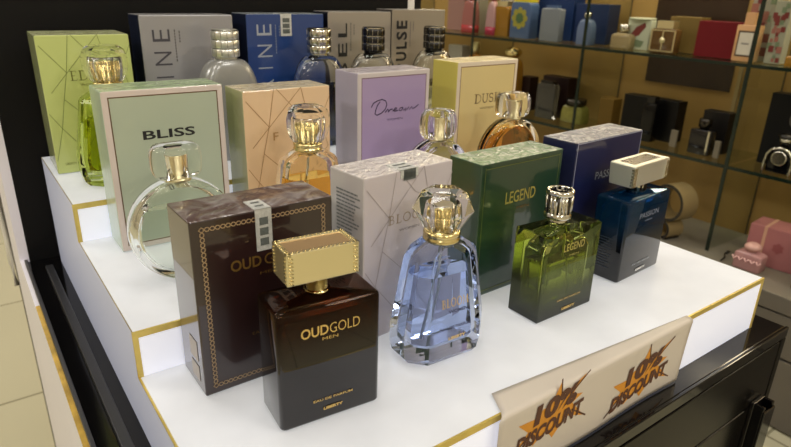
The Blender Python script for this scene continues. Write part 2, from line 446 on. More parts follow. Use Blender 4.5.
# lime carton, top step
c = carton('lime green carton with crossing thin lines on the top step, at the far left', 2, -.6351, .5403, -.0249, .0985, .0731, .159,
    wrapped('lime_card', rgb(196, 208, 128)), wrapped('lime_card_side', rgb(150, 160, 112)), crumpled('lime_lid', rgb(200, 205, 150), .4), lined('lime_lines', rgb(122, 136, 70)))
letter(c, lambda m: (serif_text(m, 'EDEN', .0297, .0690, .1085, .1190, P('olive_ink', rgb(116, 120, 52), rough=.4)), text(m, 'WOMEN', .0390, .0600, .1020, .1045, P('olive_ink', rgb(116, 120, 52))), text(m, 'LIBERTY', .0097, .0215, .0100, .0128, P('olive_ink', rgb(116, 120, 52)))))
# mint framed carton
c = carton('pale mint carton with pink-white frame and bold black name on the middle step', 1, -.6090, .3630, 0, .1173, .0490, .1625,
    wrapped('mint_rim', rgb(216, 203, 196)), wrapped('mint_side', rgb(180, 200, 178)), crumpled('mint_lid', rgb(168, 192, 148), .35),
    framed(wrapped('mint_rim', rgb(216, 203, 196)), P('bronze_line', rgb(112, 88, 66), rough=.35, metal=.4), wrapped('mint_panel', rgb(176, 187, 166))))
letter(c, lambda m: text(m, 'BLISS', .0335, .0850, .1130, .1220, INK, bold=.022))
# peach lined carton
c = carton('peach orange carton with crossing thin lines behind the amber bottle', 1, -.4742, .3540, 0, .1050, .0488, .1545,
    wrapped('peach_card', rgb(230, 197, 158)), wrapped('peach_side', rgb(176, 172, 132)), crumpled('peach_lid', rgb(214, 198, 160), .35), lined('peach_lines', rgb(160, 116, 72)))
letter(c, lambda m: (text(m, 'F', .0330, .0390, .0985, .1075, P('bronze_ink', rgb(186, 144, 92), rough=.4))))
# lilac framed carton
c = carton('lilac carton with cream frame and handwritten-style name on the middle step', 1, -.3263, .362, .035, .1140, .0495, .1640,
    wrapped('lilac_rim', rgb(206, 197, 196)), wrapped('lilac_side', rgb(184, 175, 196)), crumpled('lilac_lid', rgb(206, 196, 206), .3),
    framed(wrapped('lilac_rim', rgb(206, 197, 196)), P('lilac_line', rgb(128, 100, 110), rough=.35), wrapped('lilac_panel', rgb(166, 146, 186))))
def dream(m):
    D = P('purple_ink', rgb(66, 52, 84), rough=.45)
    pts = [[(270,292),(280,272),(300,260),(322,254),(340,262),(346,282),(338,306),(318,326),(298,334),(288,328),(292,306),(300,282),(312,266)],
           [(338,322),(352,304),(356,312),(352,322),(364,308),(376,306)],
           [(376,316),(392,310),(398,302),(390,300),(382,310),(386,320),(402,314)],
           [(428,300),(414,302),(408,314),(418,318),(430,302),(430,316),(440,308)],
           [(440,320),(446,302),(448,316),(460,298),(462,314),(476,296),(480,310),(494,302),(510,288)]]
    q = MB(); WORDS.append(q)
    for p in pts:
        q.ribbon([(.0205+(a-270)/240*.0755, .1120+(335-b)/81*.0195-(a-270)/240*.004) for a, b in p], .0014, D, -.0005)
    text(m, 'WOMEN', .0450, .0700, .1030, .1056, D, y=-.0005)
letter(c, dream)
# cream framed carton
c = carton('yellow cream carton with white frame and dark serif name, rightmost on the middle step', 1, -.1695, .3605, .033, .1190, .0500, .1700,
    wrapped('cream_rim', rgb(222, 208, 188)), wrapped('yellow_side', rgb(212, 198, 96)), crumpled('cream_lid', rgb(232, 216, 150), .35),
    framed(wrapped('cream_rim', rgb(222, 208, 188)), P('cream_line', rgb(130, 96, 66), rough=.35), wrapped('cream_panel', rgb(214, 194, 136))))
letter(c, lambda m: (serif_text(m, 'DUSK', .0352, .0870, .1130, .1250, P('brown_ink', rgb(84, 56, 36), rough=.4), y=-.0005, w=.1), text(m, 'WOMEN', .0470, .0735, .1040, .1066, P('brown_ink', rgb(84, 56, 36)), y=-.0005)))
# dark brown carton with chain border
BROWN = P('dark_brown_card', rgb(40, 22, 22), rough=.3, coat=1, croughness=.03, bump=.12, bscale=25)
CHAIN = P('chain_print', rgb(172, 146, 112), rough=.4)
def chain(m, w, d, h):
    o = .0085; st = .0038; e = -.0004
    def link(cx, cz, ang):
        c_, s_ = math.cos(ang), math.sin(ang)
        m.ribbon([(cx+c_*a-s_*b, cz+s_*a+c_*b) for a, b in ((-.0020, 0), (-.0006, .0015), (.0010, .0013), (.0020, 0))], .0007, CHAIN, e)
        m.ribbon([(cx+c_*a-s_*b, cz+s_*a+c_*b) for a, b in ((-.0020, 0), (-.0008, -.0013), (.0008, -.0015), (.0020, 0))], .0007, CHAIN, e)
    n = int((w-2*o)/st)
    for i in range(n+1):
        x = o+(w-2*o)*i/n; link(x, h-.0070, 0); link(x, .0075, 0)
    n = int((h-.0145)/st)
    for i in range(n+1):
        z = .0075+(h-.0145)*i/n; link(o, z, pi/2); link(w-o, z, pi/2)
    lb = P('white_side_label', rgb(178, 172, 170), rough=.5)
    for z0, z1 in ((.008, .022), (.026, .044)):
        m.poly([(-.0003, d*.55, z0), (-.0003, d*.2, z0), (-.0003, d*.2, z1), (-.0003, d*.55, z1)], lb)
c = carton('dark brown carton with gold chain border and silver seal on the bottom step', 0, -.6048, .1430, .0032, .1150, .0500, .1450,
    BROWN, P('dark_brown_side', rgb(52, 36, 34), rough=.25, coat=1, croughness=.03), crumpled('brown_lid', rgb(84, 62, 58), .34, .8, 32), chain, seal=(.0490, .0620, .0330))
letter(c, lambda m: (text(m, 'OUD', .0276, .0520, .0998, .1090, GOLDINK, bold=.02), text(m, 'GOLD', .0545, .0900, .0998, .1090, GOLDINK), text(m, 'MEN', .0504, .0660, .0925, .0948, GOLDINK),
    text(m, 'EAU DE PARFUM', .0410, .0800, .0420, .0445, GOLDINK), text(m, 'LIBERTY', .0490, .0690, .0195, .0225, GOLDINK, bold=.02)))
# pale lilac-grey lined carton
LG = rgb(196, 188, 194)
def bloomside(m, w, d, h):
    lined('grey_lines', rgb(158, 148, 148))(m, w, d, h)
    gi = P('fine_print', rgb(120, 122, 122), rough=.6)
    print_lines(m, .010, d-.004, .02, h-.016, 36, gi, lambda a, b: (-.0003, d-a, b), .45)
c = carton('pale grey-lilac carton with fine print on its side behind the blue bottle', 0, -.4625, .1390, .0849, .1037, .0480, .1556,
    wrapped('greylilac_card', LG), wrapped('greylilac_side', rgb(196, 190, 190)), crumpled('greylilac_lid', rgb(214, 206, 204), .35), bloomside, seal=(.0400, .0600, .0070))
letter(c, lambda m: (serif_text(m, 'BLOOM', .0270, .0770, .1085, .1165, P('champagne_ink', rgb(150, 132, 104), rough=.4)), text(m, 'WOMEN', .0400, .0640, .1000, .1022, GREYINK)))
# dark green carton
GREEN = P('dark_green_card', rgb(24, 56, 36), rough=.32, coat=1, croughness=.05, bump=.3, bscale=22, bdist=.002)
def greenframe(m, w, d, h):
    b = P('green_gold_line', rgb(110, 120, 66), rough=.3, metal=.5); o = .0055; e = -.0004
    for p in ([(o, 0.004), (o, h-.004)], [(w-o, .004), (w-o, h-.004)], [(o, h-o), (w-o, h-o)], [(o, o), (w-o, o)]): m.ribbon(p, .0009, b, e)
c = carton('dark green wrapped carton with gold name behind the green bottle', 0, -.3215, .1475, .0273, .1235, .0460, .1447,
    GREEN, P('dark_green_side', rgb(44, 72, 48), rough=.32, coat=1, croughness=.05, bump=.2, bscale=30), crumpled('green_lid', rgb(102, 140, 102), .75, 1., 70), greenframe)
letter(c, lambda m: (text(m, 'LEGEND', .0375, .0835, .0975, .1105, P('leaf_gold_ink', rgb(172, 160, 84), rough=.35, metal=.3), bold=.012), text(m, 'MEN', .0560, .0745, .0895, .0920, GOLDINK)))
# navy carton
NAVY = P('navy_card', rgb(26, 30, 72), rough=.3, coat=.7, croughness=.05, bump=.12, bscale=25)
def navyframe(m, w, d, h):
    b = P('navy_foil_line', rgb(165, 170, 196), rough=.3, metal=.4); e = -.0004
    for p in ([(.0012, 0.002), (.0012, h-.001)], [(w-.0012, .002), (w-.0012, h-.001)], [(.001, h-.0012), (w-.001, h-.0012)]): m.ribbon(p, .0013, b, e)
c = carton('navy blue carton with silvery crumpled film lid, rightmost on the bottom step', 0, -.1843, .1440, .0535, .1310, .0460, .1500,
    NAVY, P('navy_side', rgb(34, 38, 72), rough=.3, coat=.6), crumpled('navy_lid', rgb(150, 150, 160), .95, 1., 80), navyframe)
letter(c, lambda m: text(m, 'PASSION', .0430, .0960, .1020, .1110, SILVERINK))
# back row cartons, top step
SG = P('silver_card', rgb(162, 161, 166), rough=.3, metal=.25, coat=.8, croughness=.1, bump=.15, bscale=30)
def tiny(m, u, v0, v1, ink):
    m = MB(); WORDS.append(m)
    v = v0
    while v < v1:
        l = random.uniform(.0014, .0026); m.ribbon([(u, v), (u, v+l)], .0015, ink, -.0004); v += l+.0018
def vert(chars, u0, u1, ink, bold=0.):
    def f(m):
        q = MB(); dummy = [0]
        for ch, a, b in chars:
            vs, fs = text_mesh(ch, bold)
            xs = [p.x for p in vs]; ys = [p.y for p in vs]; x0, x1, y0, y1 = min(xs), max(xs), min(ys), max(ys)
            q.add([(u1-(p.y-y0)/(y1-y0)*(u1-u0), -.0004, a+(p.x-x0)/(x1-x0)*(b-a)) for p in vs], fs, ink)
        WORDS.append(q); v1 = chars[-1][2]
        tiny(m, u1+.0065, v1-.040, v1-.002, GREYINK if ink is not SILVERINK else P('dim_silver_ink', rgb(128, 136, 150))); tiny(m, u1+.0125, v1-.016, v1-.002, GREYINK if ink is not SILVERINK else P('dim_silver_ink', rgb(128, 136, 150)))
    return f
MAR = [('M', .012, .034), ('A', .041, .060), ('R', .070, .086), ('I', .1010, .1028), ('N', .1170, .1340), ('E', .1465, .1615)]
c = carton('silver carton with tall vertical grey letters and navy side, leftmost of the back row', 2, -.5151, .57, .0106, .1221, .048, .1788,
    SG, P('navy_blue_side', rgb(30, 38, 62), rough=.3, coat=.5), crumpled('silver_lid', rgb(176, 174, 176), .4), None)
letter(c, vert(MAR, .0145, .0362, P('slate_ink', rgb(74, 72, 82), rough=.4), -.006))
c = carton('royal blue carton with vertical silver letters in the back row of the top step', 2, -.3746, .57, .0136, .1227, .050, .1800,
    P('royal_blue_card', rgb(30, 62, 124), rough=.3, coat=.8, croughness=.08, bump=.12, bscale=30), P('navy_blue_side', rgb(30, 38, 62)), crumpled('bluegrey_lid', rgb(160, 170, 176), .5), None, seal=(.0520, .0690, .0300))
letter(c, vert([(a, b+.005, c_+.005) for a, b, c_ in MAR], .0150, .0373, SILVERINK, -.006))
c = carton('grey silver carton with bold black vertical letters, second from right in the back row', 2, -.2460, .57, .0057, .1164, .045, .1831,
    P('warm_silver_card', rgb(160, 152, 142), rough=.3, metal=.25, coat=.8, croughness=.1, bump=.15, bscale=30), P('dark_navy_side', rgb(22, 24, 38), rough=.3, coat=.5), crumpled('warm_silver_lid', rgb(190, 184, 174), .5), None)
letter(c, vert([('R', .030, .050), ('E', .0600, .0800), ('B', .0880, .1080), ('E', .1178, .1376), ('L', .1464, .1666)], .0177, .0337, INK, .012))
c = carton('taupe silver carton with heavy black vertical letters, rightmost of the back row', 2, -.1285, .57, .002, .1110, .045, .1866,
    P('taupe_silver_card', rgb(152, 142, 128), rough=.3, metal=.25, coat=.8, croughness=.1, bump=.15, bscale=30), P('taupe_side', rgb(70, 64, 60), rough=.4), crumpled('taupe_lid', rgb(190, 184, 174), .5), None)
letter(c, vert([('P', .0880, .1020), ('U', .1070, .1210), ('L', .1260, .1370), ('S', .1400, .1530), ('E', .1572, .1700)], .0095, .0310, INK, .03))

# ------------------------------------------------------------------ bottles
GBT = 'glass perfume bottles on the stepped riser'
def bottle(label, tier, x, y, yaw): return thing('perfume_bottle', label, 'perfume bottle', (x, y, Z[tier]+.0005), yaw, GBT)

def slab_body(t, w, d, h, r, glassm, cav, floor_t, wall, sh=.004, neck=.012, label=None):
    """rectangular flacon with thick base: outer skin and inner cavity in one mesh"""
    m = MB(); b = .0022
    R = [(w-2*b, d-2*b, r, 0), (w-b*.6, d-b*.6, r, b*.3), (w, d, r, b), (w, d, r, h-.003), (w-.0012, d-.0012, r, h-.0012), (w-.005, d-.005, r, h), (neck*1.6, neck*1.25, .005, h+sh), (neck*1.3, neck*1.2, .005, h+sh+.0005)]
    m.loft([rrect(a, c_, r_, z, cx=w/2, cy=d/2) for a, c_, r_, z in R], glassm)
    if cav:
        cw, cd = w-2*wall, d-2*wall*.75
        C_ = [(cw-.004, cd-.004, .003, floor_t), (cw, cd, .004, floor_t+.002), (cw, cd, .004, h-.016), (cw*.9, cd*.85, .004, h-.009), (cw*.55, cd*.6, .004, h-.005), (neck, neck, .004, h-.003)]
        m.loft([rrect(a, c_, r_, z, cx=w/2, cy=d/2) for a, c_, r_, z in C_], cav, smooth=False, flip=True)
    o = m.build('body', t)
    return o

# --- dark brown flacon with block gold cap
def oud():
    w, d, h = .0800, .0412, .0955
    t = bottle('dark brown-black rectangular bottle with chunky gold block cap, nearest the front', 0, -.5748, .0728, -.0953)
    gm = lacquer_glass('smoked_brown_glass', rgb(190, 130, 80), rgb(16, 9, 8), .045, .088, maxmix=.3, darktop=rgb(32, 16, 9))
    slab_body(t, w, d, h, .004, gm, gm, .012, .006)
    m = MB(); m.box((.006, .0052, .012), (w-.006, d-.0052, h-.026), P('dark_amber_liquid', rgb(26, 13, 8), rough=.1), bev=.003); m.build('liquid', t)
    m = MB(); cx, cy = .0385, d/2
    m.lathe([(.0095, h+.002), (.0095, h+.004), (.0075, h+.004), (.0075, h+.0168)], GOLD, 28, c=(cx, cy)); m.build('neck', t)
    cap = MB(); x0, x1, y0, y1, z0, z1 = .0114, .0654, cy-.0140, cy+.0140, h+.0158, h+.0395
    cap.box((x0, y0, z0), (x1, y1, z1-.0012), GOLDPALE, bev=.0008)
    for (a, b) in (((x0, y0), (x1, y0+.004)), ((x0, y1-.004), (x1, y1)), ((x0, y0), (x0+.004, y1)), ((x1-.004, y0), (x1, y1))):
        cap.box((a[0], a[1], z1-.0025), (b[0], b[1], z1), GOLDPALE, bev=.0005)
    c_ = cap.build('cap', t)
    q = MB(); q.box((x0+.004, y0+.004, z1-.0012), (x1-.004, y1-.004, z1-.0007), P('cap_top_plate', rgb(206, 172, 128), rough=.3, metal=.7)); q.build('top_plate', c_)
    q = MB()
    n = 17
    for i in range(n):
        x = x0+.002+(x1-x0-.004)*i/(n-1)
        for yy in (y0+.0018, y1-.0018):
            q.tube([(x-.0011, yy-.0013, z1), (x+.0011, yy+.0013, z1)], .0005, GOLD, 6)
    for i in range(8):
        y = y0+.004+(y1-y0-.008)*i/7
        for xx in (x0+.0018, x1-.0018): q.tube([(xx-.0013, y-.001, z1), (xx+.0013, y+.001, z1)], .0005, GOLD, 6)
        z = z0+.002+(z1-z0-.005)*i/7
        for xx in (x0+.003, x1-.003): q.tube([(xx-.0016, y0-.0001, z+.001), (xx+.0016, y0-.0001, z-.001)], .0005, GOLD, 6)
        for yy in (y0+.003, y1-.003): q.tube([(x0-.0001, yy-.0014, z+.001), (x0-.0001, yy+.0014, z-.001)], .0005, GOLD, 6)
    q.build('rope_edging', c_)
    letter(t, lambda m: (text(m, 'OUD', .0170, .0378, .0725, .0806, GOLDFOIL, y=-.0005, bold=.018), text(m, 'GOLD', .0388, .0625, .0725, .0806, GOLDFOIL, y=-.0005, bold=-.008), text(m, 'MEN', .0330, .0452, .0682, .0705, GOLDFOIL, y=-.0005),
        text(m, 'EAU DE PARFUM', .0250, .0565, .0172, .0192, GOLDFOIL, y=-.0005, bold=.01), text(m, 'LIBERTY', .0328, .0484, .0086, .0110, GOLDFOIL, y=-.0005, bold=.05)))
oud()

# --- green flacon with silver drum cap
def legend():
    w, d, h = .0815, .0378, .0900
    t = bottle('dark green glass rectangular bottle with ribbed silver cylinder cap', 0, -.3031, .0748, .0053)
    gm = lacquer_glass('green_glass', (.83, .87, .58), rgb(16, 20, 13), -.004, .046, maxmix=.02, darktop=rgb(74, 84, 42))
    m = MB(); b = .0012
    # faceted shoulders: the front and back faces are cut back in a shallow V under the neck
    sh = [(-w/2, -d/2), (w/2, -d/2), (w/2, d/2), (-w/2, d/2)]
    def ring(a, c_, z): return [(w/2+x*a, d/2+y*c_, z) for x, y in ((-.5*w, -.5*d), (0, -.5*d), (.5*w, -.5*d), (.5*w, 0), (.5*w, .5*d), (0, .5*d), (-.5*w, .5*d), (-.5*w, 0))]
    top = ring(1, 1, h); top[1] = (w/2, .0, h-.010); top[5] = (w/2, d, h-.010)
    sh2 = ring(.97, .93, h+.001); sh2[1] = (w/2, .006, h-.004); sh2[5] = (w/2, d-.006, h-.004)
    sh3 = ring(.34, .60, h+.0035)
    m.loft([ring(.975, .95, 0), ring(1, 1, b), ring(1, 1, h*.5), top, sh2, sh3], gm, smooth=False)
    cw, cd = w-.020, d-.014
    m.loft([rrect(cw, cd, .004, z, cx=w/2, cy=d/2) for z in (.010, .012, h-.022)]+[rrect(cw*.8, cd*.9, .004, h-.014, cx=w/2, cy=d/2), rrect(.014, .012, .004, h-.006, cx=w/2, cy=d/2)], gm, smooth=False, flip=True)
    m.build('body', t)
    m = MB(); m.box((.0103, .0073, .0103), (w-.0103, d-.0073, h-.030), glass('green_liquid', (.86, .88, .52), ior=1.36), bev=.003); m.build('liquid', t)
    m = MB(); m.tube([(w/2, d/2, h), (w/2+.012, d/2, .014)], .0012, P('green_tube', rgb(150, 160, 60), rough=.3)); m.build('dip_tube', t)
    cx, cy = w/2-.0055, d/2
    m = MB(); m.lathe([(.0092, h+.002), (.0092, h+.0095)], SILVER, 28, c=(cx, cy)); m.build('neck', t)
    m = MB(); r = .0126; z0 = h+.0085
    m.lathe([(r-.001, z0), (r+.0006, z0+.001), (r+.0006, z0+.005), (r-.0008, z0+.006), (r-.0008, z0+.0235), (r+.0008, z0+.0245), (r+.0008, z0+.0280), (r-.0010, z0+.0288), (r-.0024, z0+.0280), (r-.0026, z0+.0265)], SILVER, 40, c=(cx, cy))
    n = 20
    for k in range(n):
        a = 2*pi*k/n
        m.tube([(cx+(r-.0006)*math.cos(a), cy+(r-.0006)*math.sin(a), z0+.0062), (cx+(r-.0006)*math.cos(a), cy+(r-.0006)*math.sin(a), z0+.0233)], .0011, SILVER if k % 3 else GUN, 6)
    c_ = m.build('cap', t)
    q = MB(); q.lathe([(r-.0024, z0+.0268), (r-.0024, z0+.0276), (.001, z0+.0276)], BLACKGLOSS, 30, c=(cx, cy))
    for k in range(8):
        a = 2*pi*k/8; q.lathe([(.0014, z0+.0274), (.0011, z0+.0290), (.0004, z0+.0293)], BLACKGLOSS, 8, c=(cx+.0066*math.cos(a), cy+.0066*math.sin(a)))
    q.build('cap_inlay', c_)
    letter(t, lambda m: (text(m, 'LEGEND', .0265, .0575, .0700, .0780, P('leaf_gold_ink', rgb(172, 160, 84)), y=-.0006, bold=.014), text(m, 'MEN', .0360, .0500, .0640, .0660, P('leaf_gold_ink', rgb(172, 160, 84)), y=-.0006),
        text(m, 'EAU DE PARFUM', .0271, .0617, .0166, .0186, GOLDFOIL, y=-.0006), text(m, 'LIBERTY', .0355, .0553, .0050, .0078, GOLDFOIL, y=-.0006, bold=.05)))
legend()

# --- blue-black flacon with silver block cap
def passion():
    w, d, h = .0880, .0405, .0958
    t = bottle('blue to black rectangular bottle with silver studded block cap, rightmost on the riser', 0, -.1602, .0852, .0635)
    gm = lacquer_glass('midnight_blue_glass', (.12, .38, .62), rgb(12, 14, 18), .035, .088, maxmix=.35, darktop=rgb(10, 62, 104))
    slab_body(t, w, d, h, .003, gm, gm, .012, .006, sh=.003)
    m = MB(); m.box((.0065, .006, .012), (w-.0065, d-.006, h-.028), P('blue_liquid', rgb(14, 62, 104), rough=.1), bev=.003); m.build('liquid', t)
    cx, cy = w/2, d/2
    m = MB(); m.lathe([(.010, h+.001), (.010, h+.014)], SILVER, 24, c=(cx, cy))
    for k in range(12):
        a = 2*pi*k/12; m.box((cx+.0098*math.cos(a)-.001, cy+.0098*math.sin(a)-.001, h+.002), (cx+.0098*math.cos(a)+.001, cy+.0098*math.sin(a)+.001, h+.013), GUN)
    m.build('neck', t)
    x0, x1, y0, y1, z0, z1 = cx-.0365, cx+.0365, cy-.0150, cy+.0150, h+.0125, h+.0365
    m = MB(); m.loft([rrect(x1-x0-.003, y1-y0-.003, .001, z0, 2, cx, cy), rrect(x1-x0-.002, y1-y0-.002, .001, z0+.002, 2, cx, cy), rrect(x1-x0, y1-y0, .001, z1-.001, 2, cx, cy), rrect(x1-x0-.001, y1-y0-.001, .001, z1, 2, cx, cy)], BRUSHED, smooth=False)
    c_ = m.build('cap', t)
    q = MB(); q.box((x0+.009, y0+.006, z1-.0004), (x1-.009, y1-.006, z1+.0003), P('cap_inlay_plate', rgb(150, 146, 140), rough=.2, metal=1)); q.build('top_plate', c_)
    for s_ in (-1, 1):
        q = MB(); xs_ = x0 if s_ < 0 else x1
        q.box((xs_-.0002 if s_ < 0 else xs_-.0062, y0-.0002, z0+.0005), (xs_+.0062 if s_ < 0 else xs_+.0002, y0+.0012, z1-.002), SILVER)
        for i in range(6):
            z = z0+.0030+i*.0034
            for k in range(2):
                x = xs_-s_*(.0018+k*.0030)
                q.box((x-.0012, y0-.0006, z-.0012), (x+.0012, y0+.0002, z+.0012), SILVER, bev=.0003)
            q.box((xs_-.0004, y0+.0006, z-.0012), (xs_+.0004, y0+.0030, z+.0012), SILVER, bev=.0002)
        q.build('cap_studs', c_)
    letter(t, lambda m: (text(m, 'PASSION', .0250, .0650, .0715, .0778, P('dim_silver_ink', rgb(128, 136, 150), rough=.4), y=-.0006), text(m, 'MEN', .0380, .0520, .0665, .0683, P('dim_silver_ink', rgb(128, 136, 150)), y=-.0006),
        text(m, 'EAU DE PARFUM', .0273, .0632, .0150, .0170, SILVERINK, y=-.0006), text(m, 'LIBERTY', .0362, .0569, .0058, .0084, WHITEINK, y=-.0006, bold=.06)))
    def side(m):
        gi = P('faint_side_print', rgb(52, 62, 76), rough=.5)
        print_lines(m, .010, .028, .012, .050, 12, gi, lambda a, b: (-.0005, d-a, b), .22)
    m = MB(); side(m); m.build('side_print', t)
passion()

# --- faceted trapezoid flacon with crystal cap (blue, lime, amber)
def faceted(label, tier, x, y, yaw, s, gcol, lcol, capround, fill, letters=None, tube=True, key=''):
    t = bottle(label, tier, x, y, yaw)
    g = glass('faceted_glass_'+key, gcol, ior=1.24); lq = glass('faceted_liquid_'+key, lcol, ior=1.2)
    W_ = [(.070, .042, .012, 0), (.078, .049, .014, .005), (.082, .052, .015, .014), (.082, .052, .015, .030), (.062, .039, .011, .0905), (.058, .036, .011, .0945), (.038, .028, .009, .1015), (.020, .020, .006, .1030)]
    m = MB(); m.loft([octo(a*s, b*s, c_*s, z*s) for a, b, c_, z in W_], g, smooth=False)
    I_ = [(.050, .024, .007, .012), (.062, .033, .009, .017), (.063, .034, .010, .028), (.048, .025, .008, .086), (.043, .021, .007, .090), (.018, .016, .005, .097)]
    m.loft([octo(a*s, b*s, c_*s, z*s) for a, b, c_, z in I_], g, smooth=False, flip=True)
    m.build('body', t)
    zt = fill; f = (zt-.028)/(.086-.028)
    L_ = [(.0496, .0236, .007, .0122), (.0616, .0326, .009, .0171), (.0626, .0336, .010, .0280), (.0626+(.0486-.0626)*f, .0336+(.0256-.0336)*f, .009, zt)]
    m = MB(); m.loft([octo(a*s, b*s, c_*s, z*s) for a, b, c_, z in L_], lq, smooth=False); m.build('liquid', t)
    if tube:
        m = MB(); m.tube([(0, 0, .099*s), (-.006*s, 0, .055*s), (-.017*s, -.002*s, .017*s)], .0013*s, PLASTIC_TUBE); m.build('dip_tube', t)
    gr, gz = (.0118, .1335) if capround else (.0080, .1292)
    m = MB(); m.lathe([(r*s, z*s) for r, z in ((.0146, .1020), (.0154, .1030), (.0154, .1050), (.0145, .1058), (.0145, .1070), (.0154, .1078), (.0154, .1100), (.0142, .1110), (gr, .1110), (gr, gz), (gr-.0006, gz+.001))], GOLD, 32)
    for k in range(14):
        a = 2*pi*k/14; m.tube([(gr*s*math.cos(a), gr*s*math.sin(a), .1115*s), (gr*s*math.cos(a), gr*s*math.sin(a), (gz-.0005)*s)], .0012*s, GOLD, 6)
    m.build('gold_collar', t)
    m = MB(); zc = .1118
    prof = [(.0150, 0), (.0192, .0066), (.0250, .0155), (.0208, .0250), (.0176, .0312), (.0162, .0322)] if not capround else [(.0160, 0), (.0205, .006), (.0235, .015), (.0238, .025), (.0215, .033), (.0160, .0370)]
    n = 7 if capround else 6
    rings = [[(r*s*math.cos(2*pi*k/n+.4), r*s*math.sin(2*pi*k/n+.4), (zc+z)*s) for k in range(n)] for i, (r, z) in enumerate(prof)]
    vs = [p for r in rings for p in r]; fs = []
    for i in range(len(rings)-1):
        for k in range(n): fs.append((i*n+k, i*n+(k+1) % n, (i+1)*n+(k+1) % n, (i+1)*n+k))
    m.add(vs, fs, CRYSTAL); m.poly(rings[0][::-1], CRYSTAL); m.poly(rings[-1], CRYSTAL)
    hol = [(gr+.0020, .0008), (gr+.0020, gz-.1118+.0016), (gr, gz-.1118+.0031)]
    m.lathe([(r*s, (zc+z)*s) for r, z in hol], CRYSTAL, 24, flip=True)
    m.build('crystal_cap', t)
    if letters: letter(t, letters)
    return t
def bl(m):
    y0 = -.0280
    bi = P('blue_grey_ink', rgb(44, 50, 86), rough=.5)
    global WORDS
    F = lambda q: (q[0], q[1]+max(0, q[2]-.0309)*.106, q[2])
    mm = MB(); serif_text(mm, 'BLOOM', -.0150, .0130, .0540, .0615, GOLDFOIL, y=y0)
    mm = WORDS[-1]; mm.v = [Vector(F(v)) for v in mm.v]
    for wd, a, b, c_, e_, ink in (('WOMEN', -.0080, .0120, .0480, .0512, bi), ('EAU DE PARFUM', -.0170, .0150, .0340, .0368, bi), ('LIBERTY', -.0080, .0100, .0236, .0266, GOLDFOIL)):
        q = MB(); text(q, wd, a, b, c_, e_, ink, y=y0, bold=.035, F=F); WORDS.append(q)
faceted('light blue faceted glass bottle with crystal cap and gold collar', 0, -.4095, .1000, -.06, 1.03, (.875, .905, .972), (.88, .912, .978), False, .076, bl, key='blue')
faceted('lime green faceted bottle with crystal cap on the top step before the lime carton', 2, -.5765, .4850, -.02, 1.02, (.92, .95, .70), (.84, .85, .26), True, .072, tube=False, key='lime')
faceted('amber orange faceted bottle with crystal cap before the peach carton', 1, -.4300, .2950, .02, .98, (.99, .96, .88), (.98, .84, .50), True, .074, key='amber')

# --- round disc flacon with rounded clear cap (mint, lilac, amber)
def disc(label, tier, x, y, yaw, R_, gcol, lcol, key, capw, ribs=False, fill=.55, hh=.034):
    t = bottle(label, tier, x, y, yaw)
    g = glass('disc_glass_'+key, gcol, ior=1.3); lq = glass('disc_liquid_'+key, lcol, ior=1.25)
    h = .0145
    Mx = Matrix.Translation((0, 0, R_)) @ Matrix.Rotation(pi/2, 4, 'X')      # lathe axis along the depth
    m = MB()
    m.lathe([(R_*.80, -h*.78), (R_*.90, -h), (R_*.97, -h*.8), (R_, -h*.3), (R_, h*.3), (R_*.97, h*.8), (R_*.90, h), (R_*.80, h*.78)], g, 56, M=Mx)
    ri = R_*.86
    m.lathe([(ri*.95, -h*.45), (ri, -h*.2), (ri, h*.2), (ri*.95, h*.45)], g, 48, M=Mx, flip=True)
    m.build('body', t)
    # liquid: segment of the cavity below the fill level
    m = MB(); zt = R_-.0006+ri*(2*fill-1)*.98; n = 40; a0 = math.asin((2*fill-1)*.98)
    ringp = [(ri*.992*math.cos(a), R_-.0006+ri*.992*math.sin(a)) for a in [pi-a0+(pi+2*a0)*k/n for k in range(n+1)]]
    m.loft([[(p[0], yy, p[1]) for p in ringp] for yy in (-h*.43, h*.43)], lq, smooth=False); m.build('liquid', t)
    zc = 2*R_-.0012
    m = MB(); m.lathe([(.0110, zc-.0015), (.0122, zc), (.0122, zc+.0022), (.0082, zc+.0026), (.0080, zc+hh-.0085), (.0070, zc+hh-.0075), (.002, zc+hh-.0075)], GOLDPALE, 32); m.build('gold_collar', t)
    m = MB(); w_, d_ = capw, capw*.62; z0 = zc+.0028; kk = hh/.037
    if not ribs:
        prof = [(.80, 0), (.93, .004), (1., .011), (1., .024), (.95, .031), (.82, .0355), (.55, .037)]
        m.loft([rrect(w_*k, d_*min(1, k+.02), .011*k, z0+z*hh/.037, 6) for k, z in prof], CRYSTAL)
        m.loft([rrect(.0186, .0180, .0088, z, 6) for z in (z0+.001, z0+hh-.010, z0+hh-.0093)], CRYSTAL, flip=True)
    else:
        n = 64
        prof = [(.78, 0), (.94, .005), (1., .013), (.99, .022), (.93, .030), (.78, .0355), (.5, .037)]
        m.loft([[(w_/2*k*(1+.05*math.cos(12*2*pi*j/n))*math.cos(2*pi*j/n), w_/2*.85*k*(1+.05*math.cos(12*2*pi*j/n))*math.sin(2*pi*j/n), z0+z*kk) for j in range(n)] for k, z in prof], CRYSTAL)
        m.loft([rrect(.0186, .0180, .0088, z, 6) for z in (z0+.001, z0+hh-.010, z0+hh-.0093)], CRYSTAL, flip=True)
    m.build('clear_cap', t)
    return t
disc('round clear disc bottle with rounded transparent cap before the mint carton', 1, -.5700, .2800, 0, .0478, (.985, .992, .98), (.975, .99, .97), 'mint', .044, fill=.80, hh=.030)
disc('clear bottle with ribbed glass cap half hidden before the lilac carton', 1, -.2540, .2950, .03, .0458, (.96, .95, .97), (.93, .90, .95), 'lilac', .046, ribs=True, fill=.7)
disc('amber round bottle with square rounded clear cap before the yellow carton', 1, -.1225, .3000, .03, .0520, (.99, .97, .92), (.93, .66, .28), 'amber', .049, fill=.97, hh=.031)

